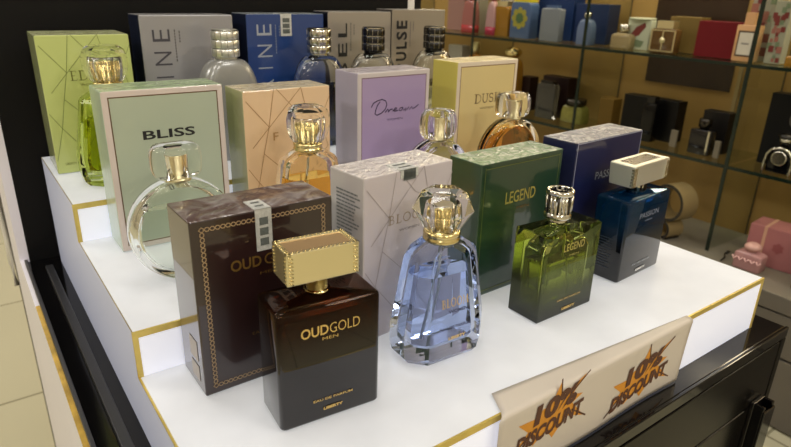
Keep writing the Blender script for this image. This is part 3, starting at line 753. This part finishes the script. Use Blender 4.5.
# --- shouldered flasks with grid drum caps, back row
def flask(label, x, y, yaw, w, gm, lq, capm, groove, fill=None):
    t = bottle(label, 2, x, y, yaw)
    d = .038; h = .1285; hs = .078
    def prof(w, d, off, z0, top):
        R = [(w-.006, d-.006, z0), (w, d, z0+.003), (w, d, hs)]
        for k in range(1, 9):
            a = pi/2*k/9; R.append((.030+(w-.030)*math.cos(a), min(d, .026+(d-.026)*math.cos(a)), hs+(top-hs)*math.sin(a)))
        R.append((.028, .026, top)); return R
    m = MB(); m.loft([rrect(a, b, min(b*.46, .016), z) for a, b, z in prof(w, d, 0, 0, h)], gm)
    if lq:
        m.loft([rrect(a-.010, b-.010, min((b-.01)*.46, .011), z) for a, b, z in prof(w, d, 0, .009, h-.006)], gm, flip=True)
    m.build('body', t)
    if lq:
        q = MB(); q.loft([rrect(w-.0115, d-.0115, .010, z) for z in (.0095, .012, fill)], lq); q.build('liquid', t)
    m = MB(); r = .0172; m.lathe([(.0135, h-.001), (.0135, h+.004)], capm, 28)
    z = h+.0032
    for i in range(3):
        m.lathe([(r-.0006, z), (r, z+.0006), (r, z+.0092), (r-.0006, z+.0098)], capm, 36)
        m.lathe([(r-.0009, z+.0095), (r-.0009, z+.0112)], groove, 30, cap0=False, cap1=False)
        if groove is not capm:
            for k in range(14):
                a = 2*pi*k/14; c_, s_ = math.cos(a), math.sin(a)
                m.add([((r+.0003)*math.cos(a+da), (r+.0003)*math.sin(a+da), zz) for da, zz in ((-.014, z+.001), (.014, z+.001), (.014, z+.0090), (-.014, z+.0090))], [(0, 1, 2, 3)], groove)
        z += .0106
    m.lathe([(r-.0022, z-.002), (r-.0008, z-.0008), (r-.002, z+.0012), (.002, z+.0018)], capm, 30)
    m.build('cap', t)
flask('frosted silver-grey flask with brushed silver drum cap on the top step', -.4270, .5150, .02, .0800, P('frosted_silver_glass', rgb(150, 150, 148), rough=.28, metal=.3, coat=.6, croughness=.15), None, BRUSHED, P('silver_groove', rgb(120, 118, 110), rough=.3, metal=1))
flask('clear flask half filled with blue liquid and silver grid cap before the royal blue carton', -.2920, .5150, .02, .0790, CLEAR, glass('deep_blue_liquid', rgb(52, 96, 150), ior=1.36), SILVER, P('dark_groove', rgb(48, 46, 44), rough=.4), .088)
flask('clear flask with black grid cap before the second grey carton from the right', -.2010, .5150, .02, .0800, CLEAR, glass('pale_liquid_a', rgb(230, 232, 224), ior=1.36), BLACKCAP, SILVER, .080)
flask('clear flask with black grid cap, rightmost on the top step', -.0850, .5150, .02, .0800, glass('clear_glass_warm', (.97, .97, .94)), glass('pale_liquid_b', rgb(228, 224, 200), ior=1.36), BLACKCAP, SILVER, .082)

# ------------------------------------------------------------------ discount banner
def banner():
    PAPER = P('banner_paper', rgb(200, 191, 180), rough=.45, noise=.05, nscale=12)
    STAR = P('banner_orange', rgb(206, 140, 44), rough=.5); INKB = P('banner_brown', rgb(84, 50, 36), rough=.5)
    t = thing('discount_banner', 'beige paper strip with two orange 10 percent discount bursts hung over the front edge', 'banner', (0, 0, 0))
    # section across the edge: lies on the step, bends over it and hangs to the counter
    sec = [(1., .0010, 0)]
    nx = 40; rows = []
    def pt(f, s):
        """f along 0..1, s down the strip 0..1"""
        wob = .0010*math.sin(f*9+1)
        xl = -.4174; xr = -.1640
        ytop = .0190*(1-f)+.0010
        if s <= .2:
            k = s/.2; y = ytop*(1-k)-.0035*k; z = .0016; sl = 0
        elif s <= .32:
            k = (s-.2)/.12; a = k*pi/2; y = -.0035-.0030*math.sin(a); z = .0016-.0030*(1-math.cos(a)); sl = 0
        else:
            k = (s-.32)/.68; y = -.0065-.0020*k+wob*k; z = -.0014-k*.0625; sl = k
        xL = xl-.0176*min(1, s/.3)-.0012*sl; xR = xr-.013*sl**.8
        return (xL+(xR-xL)*f, y, z)
    ns = 22
    vs = [pt(i/nx, j/ns) for j in range(ns+1) for i in range(nx+1)]
    fs = [(j*(nx+1)+i, (j+1)*(nx+1)+i, (j+1)*(nx+1)+i+1, j*(nx+1)+i+1) for j in range(ns) for i in range(nx)]
    m = MB(); m.add(vs, fs, PAPER, True); o = m.build('paper_strip', t)
    so = o.modifiers.new('th', 'SOLIDIFY'); so.thickness = .0004; so.offset = 1
    def onface(x, z, e=.0008):
        k = max(0, min(1, (-.0014-z)/.0625)); f = (x+.43)/.26
        return (x, -.0065-.0020*k+.0010*math.sin(f*9+1)*k-e, z)
    def burst(cx, cz, w, h, n):
        q = MB()
        outer = [(-.62,-.55),(-.44,-.20),(-.62,.18),(-.28,.12),(-.20,.32),(-.06,.30),(.10,.95),(.16,.42),(.60,.80),(.34,.30),(.56,.18),(.36,.02),(.62,-.62),(.26,-.32),(.02,-.82),(-.10,-.46),(-.34,-.75),(-.36,-.42)]
        pts = [onface(cx+a*w, cz+b*h, .0006) for a, b in outer]; c0 = onface(cx, cz, .0006)
        q.add([c0]+pts, [(0, 1+i, 1+(i+1) % len(pts)) for i in range(len(pts))], STAR)
        # brown hatched accents beside the tips
        for a, b in (((-.74,-.80),(-.40,-.28)), ((.10,1.02),(.13,.50)), ((.66,.84),(.30,.34)), ((.66,-.66),(.36,-.20))):
            mm = MB(); mm.ribbon([(cx+a[0]*w, cz+a[1]*h), (cx+b[0]*w, cz+b[1]*h)], .0016, INKB); q.add([onface(v.x, v.z, .0007) for v in mm.v], mm.f, INKB)
        q.build('starburst', t)
        q = MB()
        sk = lambda p: onface(p[0]+(p[2]-cz)*.18, p[2]+(p[0]-cx)*.10, .0010)
        text(q, '10%', cx-.36*w, cx+.42*w, cz-.04*h, cz+.60*h, INKB, bold=.055, F=sk)
        text(q, 'DISCOUNT', cx-.60*w, cx+.60*w, cz-.62*h, cz-.11*h, INKB, bold=.05, F=sk)
        q.build('lettering', t)
    burst(-.372, -.0195, .066, .030, 0)
    burst(-.2440, -.0325, .074, .030, 1)
banner()

# ------------------------------------------------------------------ glass display cabinet on the right
ZA, ZB, ZC = .142, -.135, -.395
def cabinet():
    t = thing('display_cabinet', 'wood-backed wall cabinet with glass shelves and dividers above grey drawers', 'cabinet', (1.0, 0, FLOOR))
    k = -FLOOR
    TAN = P('tan_wood_back', rgb(156, 126, 70), rough=.45, noise=.25, nscale=4)
    DK = P('dark_brown_panel', rgb(48, 34, 24), rough=.25, noise=.2, nscale=5)
    GL = pane('shelf_glass', (.86, .90, .86)); GE = P('green_glass_edge', rgb(22, 34, 26), rough=.15)
    GREY = P('grey_laminate', rgb(104, 98, 90), rough=.4, noise=.05, nscale=6); GREYT = P('grey_counter_top', rgb(120, 114, 102), rough=.3, noise=.06, nscale=8)
    divs = [-.55, -.015, .52, 1.055, 1.59, 2.125, 2.66]
    y0, y1 = divs[0], divs[-1]
    m = MB(); m.box((.24, y0, 0), (.26, y1, k+.75), TAN); m.build('back_panel', t)
    for a, b, z0, z1 in ((.668, .960, ZB+.165, ZA+.52), (.10, .45, ZB+.17, ZA+.5)):
        m = MB(); m.box((.2375, a, k+z0), (.240, b, k+z1), DK); m.build('dark_panel', t)
    m = MB(); m.box((.236, .640, k+ZB), (.2398, .652, k+ZA+.5), P('pale_batten', rgb(150, 134, 92), rough=.4)); m.build('batten', t)
    for y in divs:
        m = MB(); m.poly([(.0, y, k+ZC), (.236, y, k+ZC), (.236, y, k+.75), (.0, y, k+.75)], GL)
        m.box((-.001, y-.005, k+ZC), (.003, y+.005, k+.75), GE); m.box((.2335, y-.002, k+ZC), (.2359, y+.002, k+.75), P('divider_back_edge', rgb(74, 66, 44), rough=.3)); m.build('glass_divider', t)  # back edge of the glass, in its own thin brown
    for i in range(len(divs)-1):
        for z in (ZA, ZB):
            a, b = divs[i]+.0055, divs[i+1]-.0055
            m = MB(); m.poly([(.003, a, k+z-.001), (.232, a, k+z-.001), (.232, b, k+z-.001), (.003, b, k+z-.001)], GL); m.box((-.002, a, k+z-.009), (.003, b, k+z-.0001), GE); m.build('glass_shelf', t)
    m = MB(); m.box((-.125, y0, k+ZC-.045), (.238, y1, k+ZC), GREY, top=GREYT, bev=.002); m.build('counter_slab', t)
    m = MB(); m.box((-.105, y0, .0), (.238, y1, k+ZC-.045), GREY); m.build('base_carcass', t)
    for i in range(len(divs)-1):
        for z0, z1 in ((.006, .20), (.206, k+ZC-.051)):
            m = MB(); m.box((-.120, divs[i]+.002, z0), (-.1055, divs[i+1]-.002, z1), GREY, bev=.002); m.build('drawer', t)
    m = MB(); m.box((-.01, y0, k+.75), (.26, y1, k+.80), TAN); m.build('top_board', t)
cabinet()

# ---- goods on the glass shelves: simple small bottles and cartons, each its own thing
def at(z, X, ya, yb): return (X, (ya+yb)/2, z+.0004)
def sbox(label, z, X, ya, yb, h, d, col, kind='perfume_box', cat='perfume box', lid=None, deco=None, rough=.35, rz=0):
    t = thing(kind, label, cat, at(z, X, ya, yb), -pi/2+rz, 'goods on the glass shelves')
    w = abs(yb-ya); cm = P('shelf_card_%02x%02x%02x' % tuple(int(c*255) for c in col), tuple(c*.6 for c in col), rough=rough+.1, noise=.06, nscale=40, spec=.3)
    m = MB(); m.box((-w/2, 0, 0), (w/2, d, h), cm, bev=.001)
    if deco: deco(m, w, d, h)
    m.build('carton' if cat != 'price tag' else 'card', t)
    if lid:
        m = MB(); m.box((-w/2-.0004, -.0004, h*.86), (w/2+.0004, d+.0004, h+.0006), lid, bev=.001); m.build('lid', t)
    return t
def sbottle(label, z, X, ya, yb, h, d, bodym, capm, neck=.3, caph=.25, shoulder=.6, capw=.4, liquid=None, base=None, extra=None, rz=0, round_=False, capshape='round'):
    t = thing('perfume_bottle', label, 'perfume bottle', at(z, X, ya, yb), -pi/2+rz, 'goods on the glass shelves')
    w = abs(yb-ya); hb = h*(1-caph); r = min(w, d)*(.48 if round_ else .15)
    hs = hb*shoulder
    m = MB(); R = [(w*.95, d*.95, 0), (w, d, .002), (w, d, hs)]
    for k in range(1, 6):
        a = pi/2*k/6; R.append((w*capw+(w-w*capw)*math.cos(a), min(d, w*capw)+(d-min(d, w*capw))*math.cos(a), hs+(hb-hs)*math.sin(a)))
    R.append((w*capw*.8, min(d, w*capw)*.8, hb+.001))
    cy = d/2
    m.loft([rrect(a, b, min(r, a*.45, b*.45), q, 4, 0, cy) for a, b, q in R], bodym); 
    if extra: extra(m, w, d, hs)
    m.build('body', t)
    if base:
        q = MB(); q.loft([rrect(w*1.02, d*1.02, r, zz, 4, 0, cy) for zz in (.0005, hb*.25)], base); q.build('base_band', t)
    m = MB(); rc = w*capw*.55
    if capshape == 'round': m.lathe([(rc*.7, hb), (rc*.7, hb+h*caph*.2), (rc, hb+h*caph*.22), (rc, hb+h*caph*.95), (rc*.9, h)], capm, 20, c=(0, cy))
    elif capshape == 'ball': m.lathe([(rc*.6, hb)]+[(rc*1.1*math.sin(a), hb+h*caph*.55-h*caph*.45*math.cos(a)) for a in [pi*.15+.75*pi*i/8 for i in range(9)]], capm, 20, c=(0, cy))
    else: m.loft([rrect(rc*2, min(d*.9, rc*2), .002, zz, 3, 0, cy) for zz in (hb, h-.001, h)], capm, smooth=False)
    m.build('cap', t)
    return t
def floral(cols):
    def f(m, w, d, h):
        for i in range(26):
            c_ = cols[i % len(cols)]; cx = random.uniform(-w*.4, w*.4); cz = random.uniform(.05*h, .95*h); r = random.uniform(.08, .16)*w
            m.poly([(cx+r*math.cos(a)*(1+.4*(j % 2)), -.0004-.00005*i, cz+r*1.3*math.sin(a)*(1+.4*(j % 2))) for j, a in enumerate([2*pi*j/8 for j in range(8)])], c_)
    return f
RED = P('flower_red', rgb(112, 44, 38), rough=.5); ROSE = P('flower_rose', rgb(150, 96, 82), rough=.5); LEAF = P('flower_leaf', rgb(110, 124, 94), rough=.5)
PINKG = P('pink_bottle_glass', rgb(168, 104, 100), rough=.12, trans=.25); MAGENTA = P('magenta_base', rgb(150, 40, 66), rough=.2); REDB = P('red_base', rgb(160, 52, 56), rough=.2)
AMBER = P('amber_bottle', rgb(156, 112, 36), rough=.12, trans=.2); BLUEB = P('blue_bottle', rgb(74, 94, 130), rough=.15); PALEB = P('pale_blue_glass', rgb(128, 134, 140), rough=.12, trans=.2)
YEL = P('yellow_cap', rgb(196, 184, 40), rough=.4)
# upper shelf
sbox('pale dusty pink carton at the left end of the upper glass shelf', ZA, 1.13, 1.795, 1.900, .150, .06, rgb(186, 142, 132))
sbox('white carton behind the tall pink bottle on the upper glass shelf', ZA, 1.12, 1.690, 1.770, .150, .05, rgb(200, 190, 176))
sbottle('tall pink bottle with red base before the white carton', ZA, 1.06, 1.655, 1.730, .142, .035, PINKG, PINKG, caph=.12, shoulder=.25, capw=.42, base=REDB)
sbox('off-white carton behind the magenta-based bottle', ZA, 1.12, 1.525, 1.575, .150, .04, rgb(196, 190, 178))
sbottle('slim pink bottle with magenta base beside the glass divider', ZA, 1.05, 1.530, 1.578, .142, .035, P('mauve_glass', rgb(190, 150, 150), rough=.15, trans=.25), PINKG, caph=.12, shoulder=.25, capw=.42, base=MAGENTA)
sbottle('amber brown square bottle with gold cap on the upper shelf', ZA, 1.06, 1.462, 1.545, .128, .045, AMBER, GOLDPALE, caph=.14, shoulder=.85, capw=.6, capshape='box')
def flower(m, w, d, hs):
    fm = P('flower_gold', rgb(142, 136, 52), rough=.4); dm = P('flower_dark', rgb(70, 96, 60), rough=.4)
    for k in range(8):
        a = 2*pi*k/8; m.poly([(.028*math.cos(a)+.012*math.cos(b), -.001-.0001*k, hs*.62+.028*math.sin(a)+.012*math.sin(b)) for b in [2*pi*j/8 for j in range(8)]], fm)
    m.poly([(.018*math.cos(b), -.002, hs*.62+.018*math.sin(b)) for b in [2*pi*j/10 for j in range(10)]], dm)
sbottle('light blue bottle with yellow flower ornament and yellow cap', ZA, 1.05, 1.345, 1.445, .160, .05, BLUEB, YEL, caph=.2, shoulder=.9, capw=.7, extra=flower, capshape='box')
sbox('tall deep blue carton behind the clear rectangular bottle', ZA, 1.13, 1.215, 1.380, .175, .06, rgb(38, 66, 120))
sbottle('rectangular pale blue-grey glass bottle before the tall blue carton', ZA, 1.05, 1.207, 1.295, .122, .03, PALEB, BLUEB, caph=.08, shoulder=.95, capw=.5, capshape='box')
sbox('wide navy blue carton on the upper glass shelf', ZA, 1.13, 1.066, 1.205, .130, .06, rgb(44, 64, 112))
sbottle('blue-grey round-shouldered bottle with silver cap before the wide blue carton', ZA, 1.05, 1.070, 1.130, .104, .03, P('steel_blue_glass', rgb(96, 110, 140), rough=.12), SILVER, caph=.22, shoulder=.55, capw=.4)
sbottle('small squat crystal bottle with gold trim on the upper shelf', ZA, 1.05, .920, .992, .074, .04, P('champagne_crystal', rgb(176, 158, 116), rough=.1, trans=.4), SILVER, caph=.36, shoulder=.75, capw=.42)
sbottle('white bottle with red flower print on the upper glass shelf', ZA, 1.08, .872, .955, .096, .03, P('mint_white_glass', rgb(186, 192, 168), rough=.3), P('mint_white_glass', rgb(186, 192, 168)), caph=.06, shoulder=.97, capw=.9, extra=lambda m, w, d, hs: (m.poly([(x*w, -.0006, z*hs) for x, z in ((-.3, .52), (-.1, .78), (.25, .95), (.3, .8), (.05, .5), (-.2, .38))], RED), m.poly([(x*w, -.0006, z*hs) for x, z in ((-.4, .1), (-.1, .35), (.3, .3), (.2, .08))], LEAF)))
sbox('gold carton behind the square gold bottle', ZA, 1.12, .735, .835, .104, .05, rgb(150, 124, 66))
def goldframe(m, w, d, hs):
    for x in (-w*.46, 0, w*.46): m.box((x-.0018, -.0015, .004), (x+.0018, .001, hs), GOLDPALE)
    for z in (.004, hs-.003): m.box((-w*.46, -.0015, z), (w*.46, .001, z+.003), GOLDPALE)
    m.lathe([(.010, 0), (.008, .003), (.003, .005)], GOLDPALE, 14, M=Matrix.Translation((0, -.001, hs*.55)) @ Matrix.Rotation(pi/2, 4, 'X'))
sbottle('square brown glass bottle with gold framing and medallion on the upper shelf', ZA, 1.05, .768, .850, .092, .035, P('brown_glass_small', rgb(92, 66, 34), rough=.12), GOLDPALE, caph=.24, shoulder=.95, capw=.6, extra=goldframe, capshape='box')
sbox('deep red rectangular carton on the upper glass shelf', ZA, 1.07, .592, .716, .098, .05, rgb(128, 18, 30))
def gl(m, w, d, hs):
    fr = P('dark_label_frame', rgb(84, 66, 50), rough=.5); wh = P('white_label', rgb(208, 200, 184), rough=.5)
    m.poly([(-w*.36, -.0006, hs*.14), (w*.36, -.0006, hs*.14), (w*.36, -.0006, hs*.86), (-w*.36, -.0006, hs*.86)], fr)
    m.poly([(-w*.30, -.0010, hs*.19), (w*.30, -.0010, hs*.19), (w*.30, -.0010, hs*.81), (-w*.30, -.0010, hs*.81)], wh)
    x = -w*.15
    while x < w*.14: m.poly([(x, -.0013, hs*.48), (x+.003, -.0013, hs*.48), (x+.003, -.0013, hs*.52), (x, -.0013, hs*.52)], GREYINK); x += .0042
PEACH = P('peach_lacquer', rgb(206, 158, 112), rough=.3)
sbottle('peach lacquered bottle with white framed label by the glass divider', ZA, 1.04, .532, .592, .126, .03, PEACH, PEACH, caph=.25, shoulder=.98, capw=.42, extra=gl, capshape='box')
sbox('narrow flower-printed carton behind the peach bottle', ZA, 1.11, .535, .596, .170, .03, rgb(196, 188, 168), deco=floral([RED, ROSE, LEAF]))
sbox('tall flower-printed carton just right of the glass divider', ZA, 1.06, .474, .514, .158, .035, rgb(188, 186, 160), deco=floral([RED, ROSE, RED, LEAF]))
sbox('teal topped beige carton at the right end of the upper shelf', ZA, 1.10, .400, .462, .172, .04, rgb(150, 134, 92), lid=P('teal_lid', rgb(44, 120, 110), rough=.4))
sbottle('tiny gold bottle at the right end of the upper shelf', ZA, 1.03, .415, .450, .040, .025, AMBER, GOLDPALE, caph=.35, shoulder=.8, capw=.5)
# middle shelf
sbox('white upright carton at the far left of the middle glass shelf', ZB, 1.12, 1.780, 1.870, .215, .05, rgb(196, 192, 180))
sbottle('bottle-shaped stand-in for an orange-gold reflection at the left of the middle glass shelf', ZB, 1.08, 1.640, 1.700, .240, .035, P('orange_gold', rgb(168, 112, 40), rough=.2), GOLDPALE, caph=.2, shoulder=.7, capw=.5)  # added bottle shape imitates a reflection of the upper-shelf goods
sbottle('bottle-shaped stand-in for a dark gold reflection behind the yellow carton on the middle glass shelf', ZB, 1.08, 1.410, 1.505, .240, .04, P('dark_gold', rgb(128, 90, 30), rough=.2), GOLD, caph=.2, shoulder=.6, capw=.6, capshape='ball')  # likewise added in place of a gold reflection
sbox('narrow maroon carton beside the yellow carton', ZB, 1.12, 1.375, 1.430, .130, .05, rgb(40, 20, 16))
sbox('dark maroon carton behind the clear black-capped bottle', ZB, 1.12, 1.190, 1.310, .148, .05, rgb(38, 16, 14))
sbottle('clear grey rectangular bottle with flat black cap on the middle shelf', ZB, 1.06, 1.200, 1.285, .138, .03, P('smoky_clear', rgb(110, 108, 100), rough=.06, trans=.75), BLACKCAP, caph=.08, shoulder=.93, capw=.6, capshape='box')
sbottle('low greenish gold jar on the middle glass shelf', ZB, 1.08, 1.085, 1.180, .085, .05, P('green_gold', rgb(128, 124, 60), rough=.2, noise=.4, nscale=60), GUN, caph=.3, shoulder=.4, capw=.7)
sbox('small tan gold carton behind the low jar', ZB, 1.12, .990, 1.045, .102, .05, rgb(134, 104, 44))
sbox('wide black carton on the middle glass shelf', ZB, 1.11, .750, .945, .130, .05, rgb(10, 8, 8))
sbottle('black bottle standing before the wide black carton', ZB, 1.06, .797, .842, .142, .035, BLACKGLOSS, BLACKCAP, caph=.14, shoulder=.95, capw=.55, capshape='box')
sbox('small white price tag before the wide black carton', ZB, 1.07, .716, .737, .052, .008, rgb(150, 140, 120), 'price_tag', 'price tag')
sbox('dark gunmetal carton behind the gunmetal bottle', ZB, 1.11, .590, .668, .122, .04, rgb(28, 24, 22))
sbottle('gunmetal square bottle with metal cap on the middle shelf', ZB, 1.05, .602, .668, .105, .035, P('gun_glass', rgb(30, 27, 27), rough=.1), GUN, caph=.30, shoulder=.97, capw=.5, extra=lambda m, w, d, hs: m.box((w*.34, -.001, .003), (w*.42, .001, hs), SILVER))
sbox('small white price tag before the dark gunmetal carton', ZB, 1.05, .572, .588, .050, .008, rgb(150, 140, 120), 'price_tag', 'price tag')
def ringdeco(m, w, d, h):
    q = [(w*.08+.026*math.cos(a), -.0015, h*.68+.026*math.sin(a)) for a in [2*pi*k/24 for k in range(24)]]
    m.tube(q, .0018, P('emblem_grey', rgb(120, 116, 110), rough=.3, metal=.6), 6, closed=True)
sbox('tall black carton with ring emblem at the right end of the middle shelf', ZB, 1.12, .345, .495, .197, .05, rgb(20, 19, 20), deco=ringdeco)
def round_black():
    t = thing('perfume_bottle', 'black and silver rounded bottle with round nameplate at right of the middle shelf', 'perfume bottle', at(ZB, 1.04, .374, .442), -pi/2, 'goods on the glass shelves')
    Mx = Matrix.Translation((0, .018, .034)) @ Matrix.Rotation(pi/2, 4, 'X')
    m = MB(); m.loft([rrect(.062, .034, .008, z, 4, 0, .018) for z in (0, .003, .02)]+[rrect(.066, .034, .012, .034, 4, 0, .018), rrect(.058, .032, .012, .056, 4, 0, .018), rrect(.026, .024, .010, .066, 4, 0, .018)], BLACKGLOSS); m.build('body', t)
    m = MB(); m.tube([(x*.034, -.001, .034+z*.034) for x, z in ((-.95, -1), (-1.02, -.3), (-.95, .4), (-.6, .85), (0, 1.02), (.6, .85), (.95, .4), (1.02, -.3), (.95, -1))], .0035, SILVER, 8); m.build('silver_band', t)
    m = MB(); m.lathe([(.020, 0), (.020, .003), (.017, .004)], SILVER, 24, M=Matrix.Translation((0, .001, .040)) @ Matrix.Rotation(pi/2, 4, 'X')); m.build('nameplate', t)
    m = MB(); m.lathe([(.011, .066), (.011, .082), (.015, .084), (.015, .094)], SILVER, 20, c=(0, .018)); m.lathe([(.019, .094), (.021, .098), (.017, .103), (.008, .106)], BLACKCAP, 20, c=(0, .018)); m.build('cap', t)
round_black()
# bottom counter of the cabinet
def rings():
    t = thing('ring_ornament', 'dark metal double-ring ornament on the cabinet counter behind the blue bottle', 'ornament', (1.00, .648, ZC+.0004), -pi/2-.22)
    GB_ = P('bronze_band', rgb(160, 140, 98), rough=.35, metal=.4); IN = P('black_band_edge', rgb(30, 26, 24), rough=.3)
    def hoop(nm, r, th, d, cz, cx):
        m = MB(); n = 64
        prof = [(r, -d/2, IN), (r, d/2, GB_), (r-th, d/2, IN), (r-th, -d/2, IN)]
        for i in range(4):
            a = prof[i]; b = prof[(i+1) % 4]
            vs = []
            for k in range(n): vs += [(cx+a[0]*math.cos(2*pi*k/n), a[1], cz+a[0]*math.sin(2*pi*k/n)), (cx+b[0]*math.cos(2*pi*k/n), b[1], cz+b[0]*math.sin(2*pi*k/n))]
            m.add(vs, [(2*k, 2*((k+1) % n), 2*((k+1) % n)+1, 2*k+1) for k in range(n)], [GB_, IN, GB_, IN][i], False)
        m.build(nm, t)
    hoop('small_ring', .030, .008, .06, .030, .0)
    hoop('large_ring', .057, .009, .062, .116, .006)
    m = MB(); m.box((-.03, -.03, 0), (.02, .03, .004), IN, bev=.001); m.build('foot', t)
rings()
def pinkbox():
    PK = rgb(214, 140, 138)
    t = sbox('dusty pink gift carton with ribbon on the cabinet counter', ZC, 1.03, .296, .428, .112, .09, PK, rz=.10)
    RB = P('ribbon_gold_pink', rgb(204, 158, 132), rough=.35)
    m = MB(); w = .132; m.box((-w*.2-.004, -.001, 0), (-w*.2+.004, .091, .1127), RB); m.build('ribbon', t)
    m = MB(); M2 = P('emblem_rose', rgb(150, 84, 84), rough=.4)
    m.poly([(w*.1+.012*math.cos(a)*(1+.3*(k % 2)), -.0012, .06+.012*math.sin(a)*(1+.3*(k % 2))) for k, a in enumerate([2*pi*k/12 for k in range(12)])], M2); m.build('emblem', t)
pinkbox()
def pinkbottle():
    PG = P('pink_crystal', rgb(214, 164, 162), rough=.12, trans=.35)
    def ex(m, w, d, hs):
        for k in range(5): m.tube([(-w*.44+w*.22*k-.006, -.001, hs*.8), (-w*.44+w*.22*k, -.004, hs*.62), (-w*.44+w*.22*k+.006, -.001, hs*.8)], .0022, P('pink_swag', rgb(226, 182, 178), rough=.2), 6)
    t = sbottle('low pink glass bottle with crown-like stopper before the pink carton', ZC, .955, .354, .426, .076, .045, PG, P('pink_crown', rgb(206, 160, 150), rough=.25), caph=.36, shoulder=.85, capw=.5, extra=ex, capshape='ball')
pinkbottle()
sbox('beige carton at the right end of the cabinet counter', ZC, .945, .180, .268, .130, .06, rgb(158, 146, 112))
def hook():
    t = thing('wire_hook', 'small dark wire hook lying on the cabinet counter at the divider foot', 'hook', (.985, .455, ZC))
    m = MB(); m.tube([(-.03, .0, .004), (0, .004, .004), (.02, .015, .006), (.03, .012, .014), (.02, .002, .018), (.01, .006, .012)], .0022, GUN, 8); m.build('wire', t)
hook()

# ------------------------------------------------------------------ light
def area(name, loc, rot, size, power, col, sy=None):
    l = bpy.data.lights.new(name, 'AREA'); l.energy = power; l.color = col; l.size = size
    if sy: l.shape = 'RECTANGLE'; l.size_y = sy
    o = bpy.data.objects.new(name, l); COL.objects.link(o); o.location = loc; o.rotation_euler = rot
    return o
for i, (x, y) in enumerate(((-1.6, -.6), (-.5, .35), (.35, -.9), (-1.2, 1.8), (.4, 1.4))):
    area('ceiling_lamp', (x, y, 1.93), (0, 0, 0), .5, 7.5, (1, .96, .90))
for i, (x, y) in enumerate(((-2.6, -2.0), (-.8, -2.4), (.6, -2.2), (-2.8, .6), (-2.6, 3.0), (-.6, 3.6))):
    area('added_fill_light', (x, y, 1.90), (0, 0, 0), .6, 22, (1, .96, .89))  # unseen lights added to brighten the room behind the camera and around
for y in (.25, .79, 1.32, 1.86, -.3):
    area('cabinet_lamp', (1.12, y, .735), (0, .35, 0), .12, 3.4, (1, .84, .56), .4)
w = bpy.data.worlds.new('world'); scn.world = w; w.use_nodes = True
w.node_tree.nodes['Background'].inputs[0].default_value = (.9, .85, .75, 1); w.node_tree.nodes['Background'].inputs[1].default_value = .25

# ------------------------------------------------------------------ camera (solved from the photograph)
f, yaw, pitch, roll = 603.074, .6370, .3692, .0273
fw = Vector((math.sin(yaw)*math.cos(pitch), math.cos(yaw)*math.cos(pitch), -math.sin(pitch)))
r0 = Vector((math.cos(yaw), -math.sin(yaw), 0)); u0 = r0.cross(fw)
R_ = r0*math.cos(roll)+u0*math.sin(roll); U_ = u0*math.cos(roll)-r0*math.sin(roll)
cam = bpy.data.cameras.new('camera'); co = bpy.data.objects.new('camera', cam); COL.objects.link(co)
M = Matrix((R_, U_, -fw)).transposed().to_4x4(); M.translation = Vector((-.7201, -.2541, .30)); co.matrix_world = M
cam.sensor_width = 36; cam.lens = f*36/791; cam.clip_start = .01
cam.dof.use_dof = True; cam.dof.focus_distance = .56; cam.dof.aperture_fstop = 11
scn.camera = co
scn.view_settings.view_transform = 'Standard'; scn.view_settings.look = 'None'; scn.view_settings.exposure = 0
cy = scn.cycles
cy.use_denoising = True; cy.max_bounces = 14; cy.transmission_bounces = 14; cy.glossy_bounces = 6; cy.diffuse_bounces = 4; cy.transparent_max_bounces = 16
cy.sample_clamp_indirect = 6; cy.blur_glossy = .3
